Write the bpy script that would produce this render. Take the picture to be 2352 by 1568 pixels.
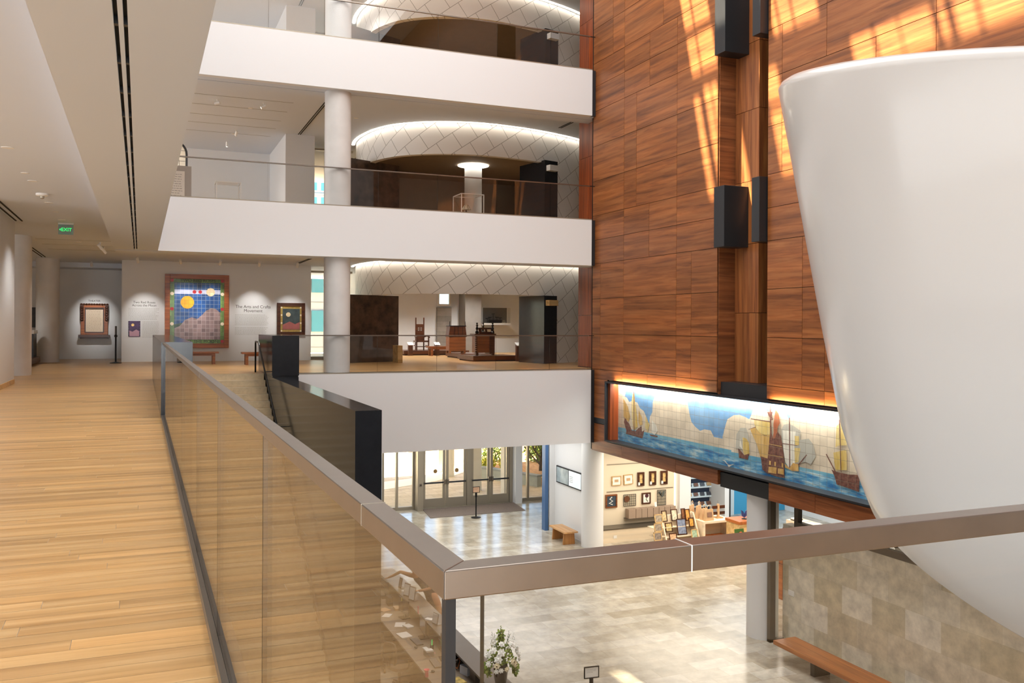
import bpy, bmesh, math, random
from mathutils import Vector, Matrix
R = math.radians
random.seed(7)
for _o in list(bpy.data.objects):
    bpy.data.objects.remove(_o)
SC = bpy.context.scene
COL = SC.collection
# ---------------------------------------------------------------- camera, sky, sun, daylight, exposure
YAW = 0.39314
cam_d = bpy.data.cameras.new('camera')
cam = bpy.data.objects.new('camera', cam_d)
COL.objects.link(cam)
cam_d.sensor_width = 36.0
cam_d.lens = 36.0 * 2057 / 2352
cam_d.shift_y = -34.3 / 2352
cam_d.clip_start = 0.05
cam_d.clip_end = 600
cam.matrix_world = (Matrix.Translation((0, 0, 1.32)) @ Matrix.Rotation(-YAW, 4, 'Z')
                    @ Matrix.Rotation(R(90), 4, 'X') @ Matrix.Rotation(0.0050, 4, 'Z'))
SC.camera = cam
SC.view_settings.view_transform = 'Standard'
SC.view_settings.look = 'None'
SC.view_settings.gamma = 1.0
SC.view_settings.use_curve_mapping = False
SC.view_settings.exposure = 0.18
cy = SC.cycles
cy.max_bounces = 9
cy.diffuse_bounces = 4
cy.glossy_bounces = 4
cy.transmission_bounces = 6
cy.transparent_max_bounces = 24
cy.caustics_reflective = False
cy.caustics_refractive = False
cy.sample_clamp_indirect = 6.0

W = bpy.data.worlds.new('world')
SC.world = W
W.use_nodes = True
wn = W.node_tree.nodes
wl = W.node_tree.links
bg = wn['Background']
sky = wn.new('ShaderNodeTexSky')
sky.sky_type = 'NISHITA'
sky.sun_disc = False
sky.sun_elevation = R(58)
sky.sun_rotation = R(-60)
sky.dust_density = 0.6
sky.ozone_density = 1.5
wl.new(sky.outputs[0], bg.inputs[0])
bg.inputs[1].default_value = 0.45

SUN = Vector((0.50, -0.27, -1.0)).normalized()


def aim(o, d, long=None):
    if long is None:
        o.rotation_euler = Vector(d).to_track_quat('-Z', 'Y').to_euler()
    else:                                   # local Y along `long`, local -Z along d
        zc = -Vector(d).normalized(); yc = Vector(long).normalized(); xc = yc.cross(zc).normalized(); yc = zc.cross(xc)
        o.rotation_euler = Matrix((xc, yc, zc)).transposed().to_euler()


def lamp(kind, name, loc, energy, color=(1, 1, 1), d=(0, 0, -1), long=None, **k):
    l = bpy.data.lights.new(name, kind)
    l.energy = energy
    l.color = color
    for a, v in k.items():
        setattr(l, a, v)
    o = bpy.data.objects.new(name, l)
    COL.objects.link(o)
    o.location = loc
    aim(o, d, long)
    return o


DAY = (1.0, 0.985, 0.96)
WARM = (1.0, 0.965, 0.92)
lamp('SUN', 'sun', (0, 0, 40), 44.0, (1.0, 0.89, 0.66), SUN, angle=R(0.9))
lamp('AREA', 'skylight_glow', (6.3, 12.0, 16.6), 2900, DAY, shape='RECTANGLE', size=11.0, size_y=23.0)
lamp('AREA', 'lobby_ceiling_glow', (10.5, 29.8, -2.45), 260, DAY, shape='RECTANGLE', size=6.0, size_y=7.0)
lamp('AREA', 'shop_ceiling_glow', (16.6, 22.5, -2.75), 380, (1.0, 0.88, 0.72), shape='RECTANGLE', size=4.6, size_y=8.0)
lamp('AREA', 'shop_rear_fill', (21.0, 25.5, -2.75), 160, (0.9, 0.96, 1.0), shape='RECTANGLE', size=3.5, size_y=5.0)  # added lamp that brightens the blue shop wall
lamp('AREA', 'desk_ceiling_glow', (0.0, 9.0, -0.62), 160, WARM, shape='RECTANGLE', size=4.0, size_y=14.0)

lamp('AREA', 'corridor_side_fill', (-8.6, 6.0, 1.8), 700, (0.95, 0.98, 1.0), (1, 0, 0.06), long=(0, 1, 0), shape='RECTANGLE', size=3.0, size_y=22.0)  # added unseen fill flooding the corridor floor and ceiling from the left
lamp('AREA', 'third_floor_side_fill', (-8.6, 31.5, 6.4), 620, (0.96, 0.98, 1.0), (1, 0, 0.05), long=(0, 1, 0), shape='RECTANGLE', size=3.0, size_y=11.0)  # unseen fill lamp added to lift the third floor ceiling
lamp('AREA', 'fourth_floor_side_fill', (-8.6, 31.5, 11.1), 620, (0.96, 0.98, 1.0), (1, 0, 0.05), long=(0, 1, 0), shape='RECTANGLE', size=3.0, size_y=11.0)  # same added fill for the fourth floor, no window behind it
lamp('AREA', 'rear_window_daylight', (-1.2, -7.6, 1.5), 700, (0.93, 0.97, 1.0), (0, 1, 0.22), shape='RECTANGLE', size=6.5, size_y=3.2)

# ---------------------------------------------------------------- helpers
def srgb(h):
    h = h.lstrip('#')
    v = [int(h[i:i + 2], 16) / 255 for i in (0, 2, 4)]
    return tuple(x / 12.92 if x <= 0.04045 else ((x + 0.055) / 1.055) ** 2.4 for x in v) + (1.0,)


def tag(o, label=None, cat=None, group=None, kind=None):
    if label: o['label'] = label
    if cat: o['category'] = cat
    if group: o['group'] = group
    if kind: o['kind'] = kind
    return o


def thing(name, label, cat, loc=(0, 0, 0), rz=0.0, group=None):
    o = bpy.data.objects.new(name, None)
    COL.objects.link(o)
    o.empty_display_size = 0.1
    o.location = loc
    o.rotation_euler = (0, 0, rz)
    return tag(o, label, cat, group)


def dup(root, loc, rz=0.0, label=None, group=None, scale=None):
    r = root.copy()
    COL.objects.link(r)
    r.location = loc
    r.rotation_euler = (0, 0, rz)
    if scale: r.scale = scale
    if label: r['label'] = label
    if group: r['group'] = group
    for ch in list(root.children):
        c = ch.copy(); COL.objects.link(c); c.parent = r
        for g in ch.children:
            d = g.copy(); COL.objects.link(d); d.parent = c
    return r


class MB:
    """collects shapes and links them as ONE mesh object"""
    def __init__(self):
        self.v = []; self.f = []; self.m = []; self.tone = []; self.uv = {}
        self.cm = 0; self.ct = 0.5

    def add(self, vs, fs):
        b = len(self.v)
        self.v += [tuple(p) for p in vs]
        for f in fs:
            self.f.append([b + i for i in f]); self.m.append(self.cm); self.tone.append(self.ct)
        return self

    def box(self, x0, x1, y0, y1, z0, z1):
        return self.add([(x0, y0, z0), (x1, y0, z0), (x1, y1, z0), (x0, y1, z0), (x0, y0, z1), (x1, y0, z1), (x1, y1, z1), (x0, y1, z1)],
                        [(0, 3, 2, 1), (4, 5, 6, 7), (0, 1, 5, 4), (1, 2, 6, 5), (2, 3, 7, 6), (3, 0, 4, 7)])

    def cbox(self, c, s, rz=0.0, rx=0.0, ry=0.0):
        M = Matrix.Translation(c) @ Matrix.Rotation(rz, 4, 'Z') @ Matrix.Rotation(ry, 4, 'Y') @ Matrix.Rotation(rx, 4, 'X')
        h = [k / 2 for k in s]
        vs = [M @ Vector((i * h[0], j * h[1], k * h[2])) for k in (-1, 1) for (i, j) in ((-1, -1), (1, -1), (1, 1), (-1, 1))]
        return self.add(vs, [(0, 3, 2, 1), (4, 5, 6, 7), (0, 1, 5, 4), (1, 2, 6, 5), (2, 3, 7, 6), (3, 0, 4, 7)])

    def cyl(self, p0, p1, r0, r1=None, n=16, caps=True):
        p0 = Vector(p0); p1 = Vector(p1)
        r1 = r0 if r1 is None else r1
        q = (p1 - p0).to_track_quat('Z', 'Y')
        vs = []
        for p, r in ((p0, r0), (p1, r1)):
            for i in range(n):
                a = 2 * math.pi * i / n
                vs.append(p + q @ Vector((r * math.cos(a), r * math.sin(a), 0)))
        fs = [(i, (i + 1) % n, n + (i + 1) % n, n + i) for i in range(n)]
        if caps:
            fs += [tuple(range(n - 1, -1, -1)), tuple(range(n, 2 * n))]
        return self.add(vs, fs)

    def lathe(self, prof, c=(0, 0, 0), n=24):
        vs = []
        for r, z in prof:
            for i in range(n):
                a = 2 * math.pi * i / n
                vs.append((c[0] + r * math.cos(a), c[1] + r * math.sin(a), c[2] + z))
        fs = []
        for j in range(len(prof) - 1):
            for i in range(n):
                fs.append((j * n + i, j * n + (i + 1) % n, (j + 1) * n + (i + 1) % n, (j + 1) * n + i))
        fs.append(tuple(range(n - 1, -1, -1)))
        k = (len(prof) - 1) * n
        fs.append(tuple(range(k, k + n)))
        return self.add(vs, fs)

    def tube(self, pts, r, n=8, rect=None):
        P = [Vector(p) for p in pts]
        vs = []
        for i, p in enumerate(P):
            t = (P[min(i + 1, len(P) - 1)] - P[max(i - 1, 0)]).normalized()
            up = Vector((0, 0, 1)) if abs(t.z) < 0.95 else Vector((0, 1, 0))
            s = t.cross(up).normalized(); u = s.cross(t)
            rr = r[i] if isinstance(r, (list, tuple)) else r
            if rect:
                vs += [p + s * rect[0] * a + u * rect[1] * b for a, b in ((-1, -1), (1, -1), (1, 1), (-1, 1))]
            else:
                vs += [p + (s * math.cos(2 * math.pi * k / n) + u * math.sin(2 * math.pi * k / n)) * rr for k in range(n)]
        m = 4 if rect else n
        fs = []
        for i in range(len(P) - 1):
            for k in range(m):
                fs.append((i * m + k, i * m + (k + 1) % m, (i + 1) * m + (k + 1) % m, (i + 1) * m + k))
        fs.append(tuple(range(m - 1, -1, -1)))
        fs.append(tuple(range((len(P) - 1) * m, len(P) * m)))
        return self.add(vs, fs)

    def ball(self, c, r, n=10, sq=(1, 1, 1)):
        vs = [(c[0], c[1], c[2] - r * sq[2])]
        h = n // 2
        for j in range(1, h):
            a = -math.pi / 2 + math.pi * j / h
            for i in range(n):
                b = 2 * math.pi * i / n
                vs.append((c[0] + r * sq[0] * math.cos(a) * math.cos(b), c[1] + r * sq[1] * math.cos(a) * math.sin(b), c[2] + r * sq[2] * math.sin(a)))
        vs.append((c[0], c[1], c[2] + r * sq[2]))
        fs = [(0, 1 + (i + 1) % n, 1 + i) for i in range(n)]
        for j in range(h - 2):
            for i in range(n):
                a = 1 + j * n
                fs.append((a + i, a + (i + 1) % n, a + n + (i + 1) % n, a + n + i))
        t = len(vs) - 1
        a = 1 + (h - 2) * n
        fs += [(a + i, a + (i + 1) % n, t) for i in range(n)]
        return self.add(vs, fs)

    def prism(self, poly, ax, a0, a1):
        """poly in the plane normal to ax ('x': (y,z), 'y': (x,z), 'z': (x,y)) pulled from a0 to a1"""
        def P(p, a):
            return {'x': (a, p[0], p[1]), 'y': (p[0], a, p[1]), 'z': (p[0], p[1], a)}[ax]
        n = len(poly)
        vs = [P(p, a0) for p in poly] + [P(p, a1) for p in poly]
        fs = [tuple(range(n - 1, -1, -1)), tuple(range(n, 2 * n))]
        fs += [(i, (i + 1) % n, n + (i + 1) % n, n + i) for i in range(n)]
        return self.add(vs, fs)

    def quad(self, *p):
        return self.add(p, [tuple(range(len(p)))])

    def build(self, name, mat, parent=None, label=None, cat=None, group=None, kind=None, smooth=False, bevel=0.0, org=True, seg=2):
        me = bpy.data.meshes.new(name)
        off = Vector((0, 0, 0))
        if parent is None and org and kind is None:
            xs = [p[0] for p in self.v]; ys = [p[1] for p in self.v]; zs = [p[2] for p in self.v]
            off = Vector(((min(xs) + max(xs)) / 2, (min(ys) + max(ys)) / 2, min(zs)))
        me.from_pydata([tuple(Vector(p) - off) for p in self.v], [], self.f)
        mats = mat if isinstance(mat, (list, tuple)) else [mat]
        for m in mats: me.materials.append(m)
        me.polygons.foreach_set('material_index', self.m)
        at = me.attributes.new('tone', 'FLOAT', 'FACE')
        at.data.foreach_set('value', self.tone)
        if self.uv:
            ul = me.uv_layers.new(name='uv')
            for p in me.polygons:
                for li in p.loop_indices:
                    ul.data[li].uv = self.uv.get(me.loops[li].vertex_index, (0, 0))
        bm = bmesh.new(); bm.from_mesh(me)
        bmesh.ops.recalc_face_normals(bm, faces=bm.faces)
        bm.to_mesh(me); bm.free()
        if smooth:
            me.polygons.foreach_set('use_smooth', [True] * len(me.polygons))
            me.set_sharp_from_angle(angle=R(40))
        o = bpy.data.objects.new(name, me)
        COL.objects.link(o)
        if parent is not None: o.parent = parent
        else: o.location = off
        if bevel:
            b = o.modifiers.new('bevel', 'BEVEL'); b.width = bevel; b.segments = seg; b.limit_method = 'ANGLE'; b.angle_limit = R(40)
        return tag(o, label, cat, group, kind)


def text(name, s, size, mat, loc, face, parent=None, depth=0.002, align='CENTER', label=None, cat=None, group=None, space=1.0, sx=1.0):
    """raised lettering as a mesh; face 'y' looks to -Y, 'x' looks to -X"""
    c = bpy.data.curves.new(name, 'FONT')
    c.body = s; c.size = size; c.align_x = align; c.align_y = 'CENTER'; c.extrude = depth; c.space_character = space; c.space_line = 0.95
    t = bpy.data.objects.new('tmp', c)
    COL.objects.link(t)
    dg = bpy.context.evaluated_depsgraph_get()
    me = bpy.data.meshes.new_from_object(t.evaluated_get(dg))
    bpy.data.objects.remove(t)
    me.materials.clear(); me.materials.append(mat)
    q = Matrix.Rotation(R(90), 4, 'X') if face == 'y' else (Matrix.Rotation(R(-90), 4, 'Z') @ Matrix.Rotation(R(90), 4, 'X'))
    me.transform(q @ Matrix.Diagonal((sx, 1, 1, 1)))
    o = bpy.data.objects.new(name, me)
    COL.objects.link(o)
    if parent is not None:
        o.parent = parent
    o.location = loc
    return tag(o, label, cat, group)


ORD = ['first', 'second', 'third', 'fourth', 'fifth', 'sixth', 'seventh', 'eighth', 'ninth', 'tenth', 'eleventh', 'twelfth']

# ---------------------------------------------------------------- materials
MAT = {}


def nmat(name):
    m = bpy.data.materials.new(name); m.use_nodes = True
    MAT[name] = m
    return m, m.node_tree.nodes, m.node_tree.links, m.node_tree.nodes['Principled BSDF']


def plain(name, col, rough=0.5, metal=0.0, coat=0.0, emit=0.0, noise=0.0, nscale=3.0, spec=0.5, tone=0.0):
    m, n, l, b = nmat(name)
    c = srgb(col)
    b.inputs['Base Color'].default_value = c
    b.inputs['Roughness'].default_value = rough
    b.inputs['Metallic'].default_value = metal
    b.inputs['Coat Weight'].default_value = coat
    b.inputs['Specular IOR Level'].default_value = spec
    if emit:
        b.inputs['Emission Color'].default_value = c
        b.inputs['Emission Strength'].default_value = emit
    src = None
    if noise:
        tc = n.new('ShaderNodeTexCoord'); t = n.new('ShaderNodeTexNoise')
        t.inputs['Scale'].default_value = nscale; t.inputs['Detail'].default_value = 6
        l.new(tc.outputs['Object'], t.inputs['Vector'])
        src = ramp(n, l, t.outputs['Fac'], [(0.3, tuple(x * (1 - noise) for x in c[:3])), (0.7, tuple(min(1, x * (1 + noise)) for x in c[:3]))])
        l.new(src, b.inputs['Base Color'])
    return m


def ramp(n, l, fac, stops):
    r = n.new('ShaderNodeValToRGB')
    e = r.color_ramp.elements
    while len(e) < len(stops): e.new(0.5)
    for el, (p, c) in zip(e, stops):
        el.position = p; el.color = tuple(c)[:3] + (1,)
    l.new(fac, r.inputs[0])
    return r.outputs[0]


def mapping(n, l, scale=(1, 1, 1), rot=(0, 0, 0), src='Object'):
    tc = n.new('ShaderNodeTexCoord'); mp = n.new('ShaderNodeMapping')
    mp.inputs['Scale'].default_value = scale; mp.inputs['Rotation'].default_value = rot
    l.new(tc.outputs[src], mp.inputs['Vector'])
    return mp.outputs[0]


def mixc(n, l, a, b, fac, mode='MIX'):
    x = n.new('ShaderNodeMix'); x.data_type = 'RGBA'; x.blend_type = mode
    for s, v in ((6, a), (7, b), (0, fac)):
        if hasattr(v, 'is_output'): l.new(v, x.inputs[s])
        else: x.inputs[s].default_value = v
    return x.outputs[2]


def wood(name, dark, mid, light, grain, rough=0.4, coat=0.1, freq=1.0, tonew=0.5, stripes=0.0):
    """grain = axis the grain runs along; tone attribute shifts each board or panel"""
    m, n, l, b = nmat(name)
    k = 14.0 * freq
    sc = {'x': (0.55, k, k), 'y': (k, 0.55, k), 'z': (k, k, 0.55)}[grain]
    v = mapping(n, l, sc)
    at = n.new('ShaderNodeAttribute'); at.attribute_name = 'tone'
    ad = n.new('ShaderNodeVectorMath'); ad.operation = 'SCALE'
    ml = n.new('ShaderNodeCombineXYZ')
    l.new(at.outputs['Fac'], ml.inputs[0]); l.new(at.outputs['Fac'], ml.inputs[1]); l.new(at.outputs['Fac'], ml.inputs[2])
    l.new(ml.outputs[0], ad.inputs[0]); ad.inputs['Scale'].default_value = 57.0
    sm = n.new('ShaderNodeVectorMath'); sm.operation = 'ADD'
    l.new(v, sm.inputs[0]); l.new(ad.outputs[0], sm.inputs[1])
    t = n.new('ShaderNodeTexNoise'); t.inputs['Scale'].default_value = 1.0; t.inputs['Detail'].default_value = 5; t.inputs['Roughness'].default_value = 0.62; t.inputs['Distortion'].default_value = 0.6
    l.new(sm.outputs[0], t.inputs['Vector'])
    c = ramp(n, l, t.outputs['Fac'], [(0.28, srgb(dark)), (0.5, srgb(mid)), (0.74, srgb(light))])
    # broad strips of different veneer
    sc2 = {'x': (0.12, 3.4, 3.4), 'y': (3.4, 0.12, 3.4), 'z': (3.4, 3.4, 0.12)}[grain]
    v2 = mapping(n, l, sc2)
    sm2 = n.new('ShaderNodeVectorMath'); sm2.operation = 'ADD'
    l.new(v2, sm2.inputs[0]); l.new(ad.outputs[0], sm2.inputs[1])
    t2 = n.new('ShaderNodeTexNoise'); t2.inputs['Scale'].default_value = 1.2; t2.inputs['Detail'].default_value = 1
    l.new(sm2.outputs[0], t2.inputs['Vector'])
    g = ramp(n, l, t2.outputs['Fac'], [(0.34, (0.62, 0.60, 0.60)), (0.5, (1, 1, 1)), (0.66, (1.25, 1.18, 1.08))])
    c = mixc(n, l, c, g, 0.45 + stripes, 'MULTIPLY')
    tn = ramp(n, l, at.outputs['Fac'], [(0.0, (0.72, 0.70, 0.70)), (0.5, (1, 1, 1)), (1.0, (1.22, 1.16, 1.10))])
    c = mixc(n, l, c, tn, tonew, 'MULTIPLY')
    l.new(c, b.inputs['Base Color'])
    b.inputs['Roughness'].default_value = rough
    b.inputs['Coat Weight'].default_value = coat
    b.inputs['Coat Roughness'].default_value = 0.25
    return m


def brickmat(name, cols, mortar, w, h, rough, scale=1.0, msize=0.004, rot=(0, 0, 0), src='Object', mottle=0.25, nscale=3.0, bias=0.0, offset=0.5, coat=0.0, bump=0.0, freq=2, spec=0.5):
    m, n, l, b = nmat(name)
    v = mapping(n, l, (1, 1, 1), rot, src)
    t = n.new('ShaderNodeTexBrick')
    t.offset = offset; t.offset_frequency = freq
    t.inputs['Color1'].default_value = (0, 0, 0, 1)
    t.inputs['Color2'].default_value = (1, 1, 1, 1)
    t.inputs['Mortar'].default_value = (0.5, 0.5, 0.5, 1)
    t.inputs['Scale'].default_value = scale
    t.inputs['Mortar Size'].default_value = msize
    t.inputs['Mortar Smooth'].default_value = 0.1
    t.inputs['Bias'].default_value = bias
    t.inputs['Brick Width'].default_value = w
    t.inputs['Row Height'].default_value = h
    l.new(v, t.inputs['Vector'])
    k = len(cols) - 1
    c = ramp(n, l, t.outputs['Color'], [(i / k, srgb(x)) for i, x in enumerate(cols)])
    if mottle:
        t2 = n.new('ShaderNodeTexNoise'); t2.inputs['Scale'].default_value = nscale; t2.inputs['Detail'].default_value = 7; t2.inputs['Roughness'].default_value = 0.65
        l.new(v, t2.inputs['Vector'])
        g = ramp(n, l, t2.outputs['Fac'], [(0.3, (1 - mottle,) * 3), (0.7, (1 + mottle * 0.5,) * 3)])
        c = mixc(n, l, c, g, 1.0, 'MULTIPLY')
    c = mixc(n, l, c, srgb(mortar), t.outputs['Fac'])
    l.new(c, b.inputs['Base Color'])
    b.inputs['Roughness'].default_value = rough
    b.inputs['Coat Weight'].default_value = coat
    b.inputs['Specular IOR Level'].default_value = spec
    if bump:
        bp = n.new('ShaderNodeBump'); bp.inputs['Strength'].default_value = bump; bp.invert = True
        l.new(t.outputs['Fac'], bp.inputs['Height']); l.new(bp.outputs[0], b.inputs['Normal'])
    return m


def glassmat(name, tint=(0.97, 0.985, 0.98), f0=0.035, rough=0.0, gain=1.0):
    """thin clear glass: see-through with Schlick mirror reflection on each face"""
    m = bpy.data.materials.new(name); m.use_nodes = True; MAT[name] = m
    n = m.node_tree.nodes; l = m.node_tree.links
    n.remove(n['Principled BSDF'])
    out = n['Material Output']
    tr = n.new('ShaderNodeBsdfTransparent'); tr.inputs[0].default_value = tint + (1,)
    gl = n.new('ShaderNodeBsdfGlossy'); gl.inputs['Roughness'].default_value = rough
    geo = n.new('ShaderNodeNewGeometry')
    dt = n.new('ShaderNodeVectorMath'); dt.operation = 'DOT_PRODUCT'
    l.new(geo.outputs['Normal'], dt.inputs[0]); l.new(geo.outputs['Incoming'], dt.inputs[1])

    def mt(op, a, b=None):
        x = n.new('ShaderNodeMath'); x.operation = op
        for i, q in enumerate((a, b)):
            if q is None: continue
            if hasattr(q, 'is_output'): l.new(q, x.inputs[i])
            else: x.inputs[i].default_value = q
        return x.outputs[0]
    ab = mt('ABSOLUTE', dt.outputs['Value'])
    p = mt('POWER', mt('SUBTRACT', 1.0, ab), 5.0)
    f = mt('ADD', mt('MULTIPLY', p, (1 - f0) * gain), f0)
    mx = n.new('ShaderNodeMixShader')
    l.new(f, mx.inputs[0]); l.new(tr.outputs[0], mx.inputs[1]); l.new(gl.outputs[0], mx.inputs[2])
    l.new(mx.outputs[0], out.inputs[0])
    return m


plain('paint', '#e5e6e7', 0.6)
plain('ceiling_paint', '#d6deea', 0.7)
plain('gallery_paint', '#dedfe0', 0.65)
plain('bronze', '#2f3033', 0.42, 0.3)
plain('black_metal', '#151416', 0.35, 0.3)
plain('concrete', '#d6d4d1', 0.55, noise=0.06, nscale=2.2)
plain('grey_pier', '#807c78', 0.7, noise=0.06)
plain('slot', '#0b0b0b', 0.8)
plain('rubber', '#101012', 0.6)
plain('white_metal', '#ecebe8', 0.35)
plain('glaze_white', '#d9d7d4', 0.2, coat=0.12, spec=0.35)
plain('lamp_glow', '#fff4e2', 0.4, emit=9.0)
plain('cove_glow', '#fff2dd', 0.4, emit=7.0)
plain('exit_green', '#12d060', 0.4, emit=1.6)
plain('exit_pane', '#b9c7bf', 0.2)
plain('lettering', '#3c3a3a', 0.6)
plain('lettering_grey', '#aeaba8', 0.6)
plain('paper', '#f2f0ea', 0.6)
plain('alu', '#a39a8a', 0.38, 0.55)
plain('alu_dark', '#6d655a', 0.4, 0.5)
plain('steel', '#877f77', 0.30, 0.95, noise=0.05, nscale=20)
plain('steel_shoe', '#7c746c', 0.36, 0.85)
plain('blue_metal', '#4a6f9f', 0.35, 0.2)
wood('oak', '#b08650', '#cca26a', '#debb86', 'x', 0.30, 0.15, 0.9, 0.55)
wood('walnut', '#66381e', '#93572c', '#aa6d3e', 'y', 0.42, 0.06, 0.8, 0.6, 0.2)
wood('walnut_v', '#6a3a22', '#94592f', '#ac7141', 'z', 0.42, 0.06, 0.8, 0.6, 0.1)
wood('redwood_v', '#5e2810', '#8f431c', '#a55222', 'z', 0.40, 0.08, 0.8, 0.4)
wood('frame_wood', '#6a3212', '#a3561f', '#c06d2a', 'x', 0.35, 0.2, 1.2, 0.4)
wood('dark_wood', '#2a130a', '#46220f', '#5e3216', 'x', 0.35, 0.2, 1.2, 0.4)
wood('bench_wood', '#5d3016', '#7f4824', '#97592d', 'x', 0.38, 0.1, 1.0, 0.4)
wood('cherry', '#8d451d', '#b4652c', '#c77a3a', 'y', 0.38, 0.12, 0.8, 0.4)
wood('maple', '#b98f55', '#d9b57c', '#e6c992', 'x', 0.45, 0.05, 0.7, 0.4)
brickmat('trav_floor', ['#a99f8c', '#b8ae9b', '#c2b9a8', '#cdc6b8'], '#978c79', 0.92, 0.46, 0.18, msize=0.004, mottle=0.32, nscale=3.2, spec=0.5)
brickmat('trav_wall', ['#cfc2a3', '#ded3b9', '#e6ddc8', '#eee7d6'], '#c4b99e', 0.86, 0.60, 0.5, msize=0.002, rot=(R(-90), R(-90), 0), mottle=0.3, nscale=3.5)
brickmat('drum_tile', ['#efedea', '#efedea'], '#a5a19d', 0.66, 0.60, 0.42, msize=0.010, rot=(0, 0, R(-34)), src='UV', mottle=0.0, freq=2)
brickmat('stone_dark', ['#232529', '#2c2e33'], '#202226', 60.0, 60.0, 0.13, mottle=0.15, nscale=8, spec=0.3)
brickmat('patina', ['#4d3c30', '#5a4638'], '#211d1a', 90.0, 90.0, 0.3, mottle=0.85, nscale=2.6)
brickmat('board_concrete', ['#77726c', '#8a857f'], '#5c5853', 30.0, 0.26, 0.75, msize=0.004, rot=(R(90), 0, 0), mottle=0.2)
plain('tread_stone', '#c8b493', 0.3, noise=0.12, nscale=9)
glassmat('glass')
glassmat('glass_clear', (0.985, 0.99, 0.99), 0.03)
glassmat('glass_case', (0.98, 0.985, 0.98), 0.05)

# ================================================================= the building
def struct(mb, name, mat, label=None, **k):
    return mb.build(name, mat, kind='structure', label=label, **k)


def boards(name, x0, x1, y0, y1, z, label, holes=(), w=0.127, L=1.9):
    mb = MB(); rnd = random.Random(int(abs(x0 * 31 + y0 * 17)) + 3)
    y = y0
    while y < y1 - 1e-6:
        ya = min(y + w, y1)
        x = x0 - rnd.random() * L
        while x < x1:
            ln = L * (0.6 + 0.8 * rnd.random())
            a, b = max(x, x0), min(x + ln, x1)
            if b - a > 0.02:
                mb.ct = min(1, max(0, rnd.gauss(0.5, 0.24)))
                mb.quad((a + .0008, y + .0008, z), (b - .0008, y + .0008, z), (b - .0008, ya - .0008, z), (a + .0008, ya - .0008, z))
            x += ln
        y = ya
    return struct(mb, name, MAT['oak'], label)


# second floor, where the camera stands (z = 0)
boards('floor', -8.7, 0.36, -7.9, 38.0, 0.0, 'oak plank floor of the long upper corridor')
boards('floor', 0.36, 20.5, 25.30, 42.6, 0.0, 'oak plank floor of the gallery across the atrium')
boards('floor', 0.36, 6.0, -7.9, 0.835, 0.0, 'oak plank floor on the camera side of the right railing')
mb = MB(); mb.box(-9, 0.366, -8, 44, -0.45, -0.004); mb.box(0.366, 3.13, 25.45, 44, -0.45, -0.004); mb.box(3.13, 21, 26.0, 44, -0.45, -0.004); mb.box(0.366, 30, -8, 0.84, -0.45, -0.004)
struct(mb, 'floor_slab', MAT['paint'])
# lobby floor
mb = MB(); mb.quad((-6, -6, -6.0), (24, -6, -6.0), (24, 34.6, -6.0), (-6, 34.6, -6.0))
struct(mb, 'floor_lobby', MAT['trav_floor'], 'polished travertine lobby floor')

# balcony bands
def band(z0, z1, x0, lab):
    mb = MB(); mb.box(x0, 13.06, 25.0, 25.22, z0, z1)
    struct(mb, 'balcony_fascia', MAT['paint'], lab)
    mb = MB(); mb.box(x0, 13.06, 25.0, 25.06, z1 + .001, z1 + 0.03)
    struct(mb, 'trim_edge', MAT['alu'])
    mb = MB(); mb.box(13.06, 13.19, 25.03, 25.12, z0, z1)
    struct(mb, 'dark_gap_strip', MAT['bronze'])  # dark plate standing in for the shaded gap at the band's end
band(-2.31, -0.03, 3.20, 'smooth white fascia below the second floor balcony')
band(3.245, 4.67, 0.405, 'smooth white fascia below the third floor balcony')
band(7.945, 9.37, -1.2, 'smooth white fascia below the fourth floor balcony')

# slabs above and their ceilings
def upper(zf, zc, nm):
    mb = MB()
    mb.box(-9, 22, 25.22, 44, zf - 0.40, zf - 0.005)       # slab
    struct(mb, 'floor_' + nm, MAT['oak'])
    zl = zf - 1.455
    mb = MB()
    mb.box(-0.62, 13.5, 25.22, 25.53, zl, zl + .3); mb.box(-0.62, 13.5, 25.57, 26.05, zl, zl + .3)
    struct(mb, 'soffit_edge', MAT['ceiling_paint'])
    mb = MB(); mb.box(-0.62, 13.5, 25.53, 25.57, zl + .05, zl + .3); struct(mb, 'slot_line', MAT['slot'])
    mb = MB(); mb.box(-9, 22, 26.0, 44, zc, zc + .3); struct(mb, 'ceiling', MAT['ceiling_paint'])
upper(4.7, 3.60, 'third')
upper(9.4, 8.30, 'fourth')
mb = MB(); mb.box(-9, 22, 25.22, 44, 13.0, 13.2); struct(mb, 'ceiling', MAT['ceiling_paint'], 'fourth floor ceiling')
# the corridor ceiling above the camera, and the dropped soffit along the atrium
mb = MB(); mb.box(-9, -0.62, -8, 26.0, 3.60, 3.9); struct(mb, 'ceiling', MAT['ceiling_paint'], 'plain corridor ceiling with downlights')
mb = MB()
for a, b in ((-0.644, -0.168), (-0.140, -0.110), (-0.084, 0.405)):
    mb.box(a, b, -8, 25.0, 3.245, 3.75)
mb.box(-0.168, -0.140, 25.0 - 0.02, 25.0, 3.245, 3.75)
struct(mb, 'soffit', MAT['ceiling_paint'], 'white dropped soffit with two long black slots')
mb = MB(); mb.box(-0.168, -0.140, -8, 24.98, 3.30, 3.34); mb.box(-0.110, -0.084, -8, 24.98, 3.30, 3.34); struct(mb, 'slot_dark', MAT['slot'])
mb = MB()
for i in range(30):
    y = -2.0 + i * 0.92
    mb.box(-0.168, -0.140, y, y + .05, 3.25, 3.30); mb.box(-0.110, -0.084, y, y + .05, 3.25, 3.30)
struct(mb, 'slot_bridges', MAT['bronze'])
mb = MB(); mb.box(-9, 0.405, -8, 25.22, 3.9, 4.695); struct(mb, 'slab_over_corridor', MAT['paint'])
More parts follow.
